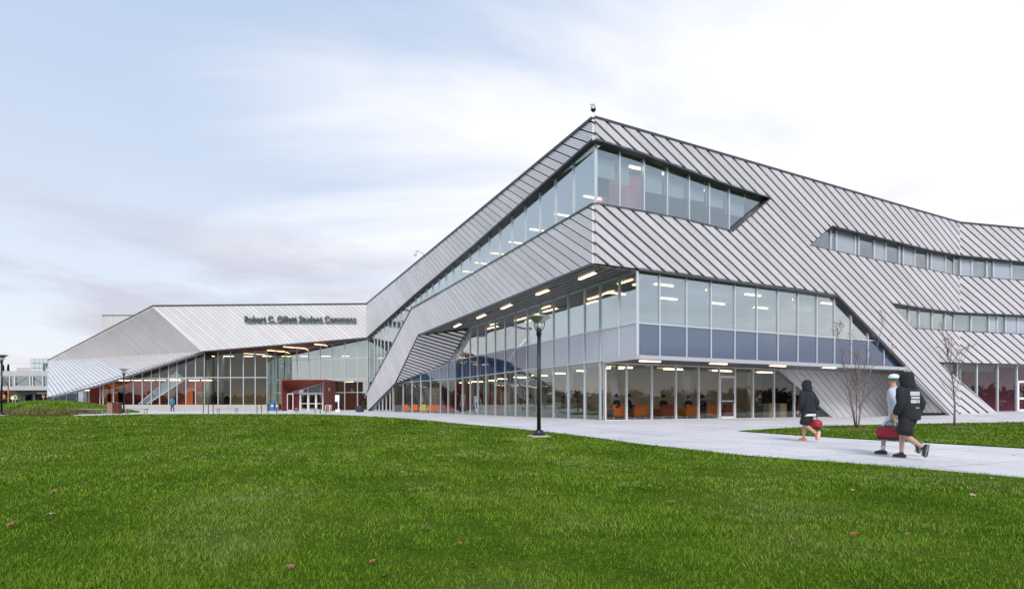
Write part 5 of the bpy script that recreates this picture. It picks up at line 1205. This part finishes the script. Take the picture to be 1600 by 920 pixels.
fb(67, 70, 567.5, 582, YC_-.3, .12, 'green_panel', 'greenp'); fb(71.6, 74.6, 567.5, 573, YC_-.3, .12, 'purple_panel', 'purplep')
t = empty('brick_building', fy(20, 640, 140), 'dark purple brick block under the footbridge', 'building'); ob_ = t.location
fb(-60, 24, 606, 640, 140, 10, 'wall', 'brick')
for x in (-50, -36, -22, -8, 6): fb(x, x+7, 612, 620, 139.8, .15, 'window', 'bridgeglass')
fb(-61, 25, 604.5, 606, 139.6, 11, 'roof', 'paleconc')
t = empty('entrance_pavilion', fy(50, 640, 128), 'low blue grey pavilion with white canopy under the footbridge', 'building'); ob_ = t.location
fb(36, 80, 613.5, 640, 128, 8, 'wall', 'bluegrey'); fb(30, 58, 612.5, 615.5, 125.5, 4, 'canopy', 'paleconc')
for x in (36, 51): fb(x, x+1.8, 615.6, 634, 125.8, .3, 'column', 'whiteframe')
for x in (40, 44, 61, 66): fb(x, x+3, 617, 632, 127.8, .15, 'window', 'bridgeglass')
# trees far behind (conifers and a wood behind the viewer that the glass reflects)
M['conifer'] = mat_turf('conifer_foliage', [(.012, .022, .012), (.02, .034, .017), (.03, .045, .02)], 2.0); M['woodland'] = mat_turf('bare_woodland', [(.035, .032, .026), (.055, .048, .036), (.075, .06, .042)], .3)
def foliage(cl, n, size, seed):
    g = np.random.default_rng(seed); m = MB()
    for (cx, cy, cz, rx, ry, rz_) in cl:
        for _ in range(n):
            d = g.normal(size=3); d /= np.linalg.norm(d); k = g.uniform(.45, 1.05); c = Vector((cx+d[0]*rx*k, cy+d[1]*ry*k, cz+d[2]*rz_*k))
            u = Vector(g.normal(size=3)).normalized(); w_ = u.cross(Vector(g.normal(size=3))).normalized(); s_ = size*g.uniform(.5, 1.3)
            m.poly([c-u*s_, c-w_*s_*.7, c+u*s_*.8, c+w_*s_*.6])
    return m
for k, px in enumerate((5, 13)):
    p = fy(px, 640, 170); p.z = 0; t = empty('conifer_tree', p, 'small dark conifer above the footbridge roof, %s of the pair' % ('left one' if k == 0 else 'right one'), 'tree', 'conifers beyond the footbridge')
    top = CAMZ+(632-570.5)/F*170
    MB().tube([(0, 0, 0), (0, 0, top*.97)], [.25, .05], 8).build('trunk', M['twig'], t)
    foliage([(0, 0, top*(.35+.62*f), 1.25*(1.02-f), 1.25*(1.02-f), top*.05) for f in np.linspace(0, 1, 11)], 60, .34, 3+k).build('crown', M['conifer'], t)
g_ = np.random.default_rng(5); cl = []
for a in np.arange(62, 318, .9):
    ar = math.radians(a); R0 = g_.uniform(170, 210); hh = g_.uniform(4.6, 7.4)
    cl.append((R0*math.sin(ar), R0*math.cos(ar), hh*.42, 4.6, 4.6, hh*.58))
foliage(cl, 120, 1.1, 8).build('distant_woods', M['woodland'])['kind'] = 'stuff'
# small car, road signs at far left
def car(loc, rz, col, label):
    t = empty('parked_car', loc, label, 'car', None, rz); mt = plain('car_paint', col, .25, .3)
    prof = [(-2.15, .35), (-2.2, .75), (-2.05, .95), (-1.3, 1.0), (-.75, 1.42), (.75, 1.45), (1.5, 1.02), (2.15, .9), (2.2, .5), (2.1, .32)]
    MB().prism([(x, -.85, z) for x, z in prof], (0, 1.7, 0)).build('body', mt, t, bevel=.06)
    for s in (-1, 1): MB().prism([(x, s*.862, z) for x, z in ((-1.15, 1.02), (-.7, 1.36), (.7, 1.38), (1.3, 1.04))], (0, s*.01, 0)).build('side_window', M['black'], t)
    MB().prism([(-1.30, -.7, 1.04), (-.83, -.66, 1.40), (-.83, .66, 1.40), (-1.30, .7, 1.04)], (-.03, 0, .03)).build('windscreen', M['black'], t)
    for x in (-1.35, 1.35):
        for s in (-1, 1):
            w_ = MB(); pts = [(x, s*.72, .33), (x, s*.9, .33)]; w_.tube(pts, .33, 16); ty = w_.build('wheel', M['black'], t); MB().tube([(x, s*.89, .33), (x, s*.915, .33)], .19, 12).build('rim', M['mullion'], ty)
    for s in (-1, 1): MB().box((-2.17, s*.6, .78), (.08, .35, .14)).build('headlight', M['bowl'], t)
p = fy(13.5, 632, 92); p.z = .55; car(p, .9, (.01, .012, .02), 'dark parked car partly hidden by the mound at far left')
p = fy(5, 632, 98); p.z = .45; car(p, .4, (.5, .5, .52), 'silver parked car at the far left edge behind the lamp post')
M['signyellow'] = plain('sign_yellow_green', (.55, .75, .03), .5); M['signamber'] = plain('sign_amber', (.50, .22, .04), .5)
def sign(px, py, Y, kind, mat, label, s_):
    p = fy(px, py, Y); z0 = .3; t = empty('road_sign', (p.x, Y, z0), label, 'road sign', 'road signs at far left')
    MB().tube([(0, 0, 0), (0, 0, p.z-z0+s_)], .045, 8).build('post', M['mullion'], t)
    n = 4 if kind != 'disc' else 16; off = math.pi/4 if kind == 'square' else 0
    MB().prism([(math.cos(2*math.pi*k/n+off)*s_, -.06, p.z-z0+math.sin(2*math.pi*k/n+off)*s_) for k in range(n)], (0, .03, 0)).build('plate', M[mat], t)
    if kind == 'square': MB().box((0, -.065, p.z-z0), (.16, .012, .34)).box((.0, -.066, p.z-z0+.05), (.4, .012, .1)).build('symbol', M['black'], t)
sign(24, 620.5, 84, 'square', 'signyellow', 'square yellow green warning sign behind the mound', .38); sign(20, 621.5, 80, 'disc', 'whiteframe', 'white round sign left of the yellow green one', .26)
sign(6, 619, 100, 'disc', 'signamber', 'amber round sign near the far left lamp post', .36); sign(68, 619.5, 112, 'diamond', 'signamber', 'amber diamond sign before the low blue grey pavilion', .4)
p = fy(13, 640, 88); t = empty('banner_pole', (p.x, 88, .3), 'short orange pole with curved top in front of the footbridge', 'lamp post')
MB().tube([(0, 0, 0), (0, 0, 3.6)], .09, 8).build('pole', M['signamber'], t); MB().tube([(0, 0, 3.5), (-.1, 0, 4.0), (-.5, 0, 4.2)], .07, 6).build('arm', M['black'], t)
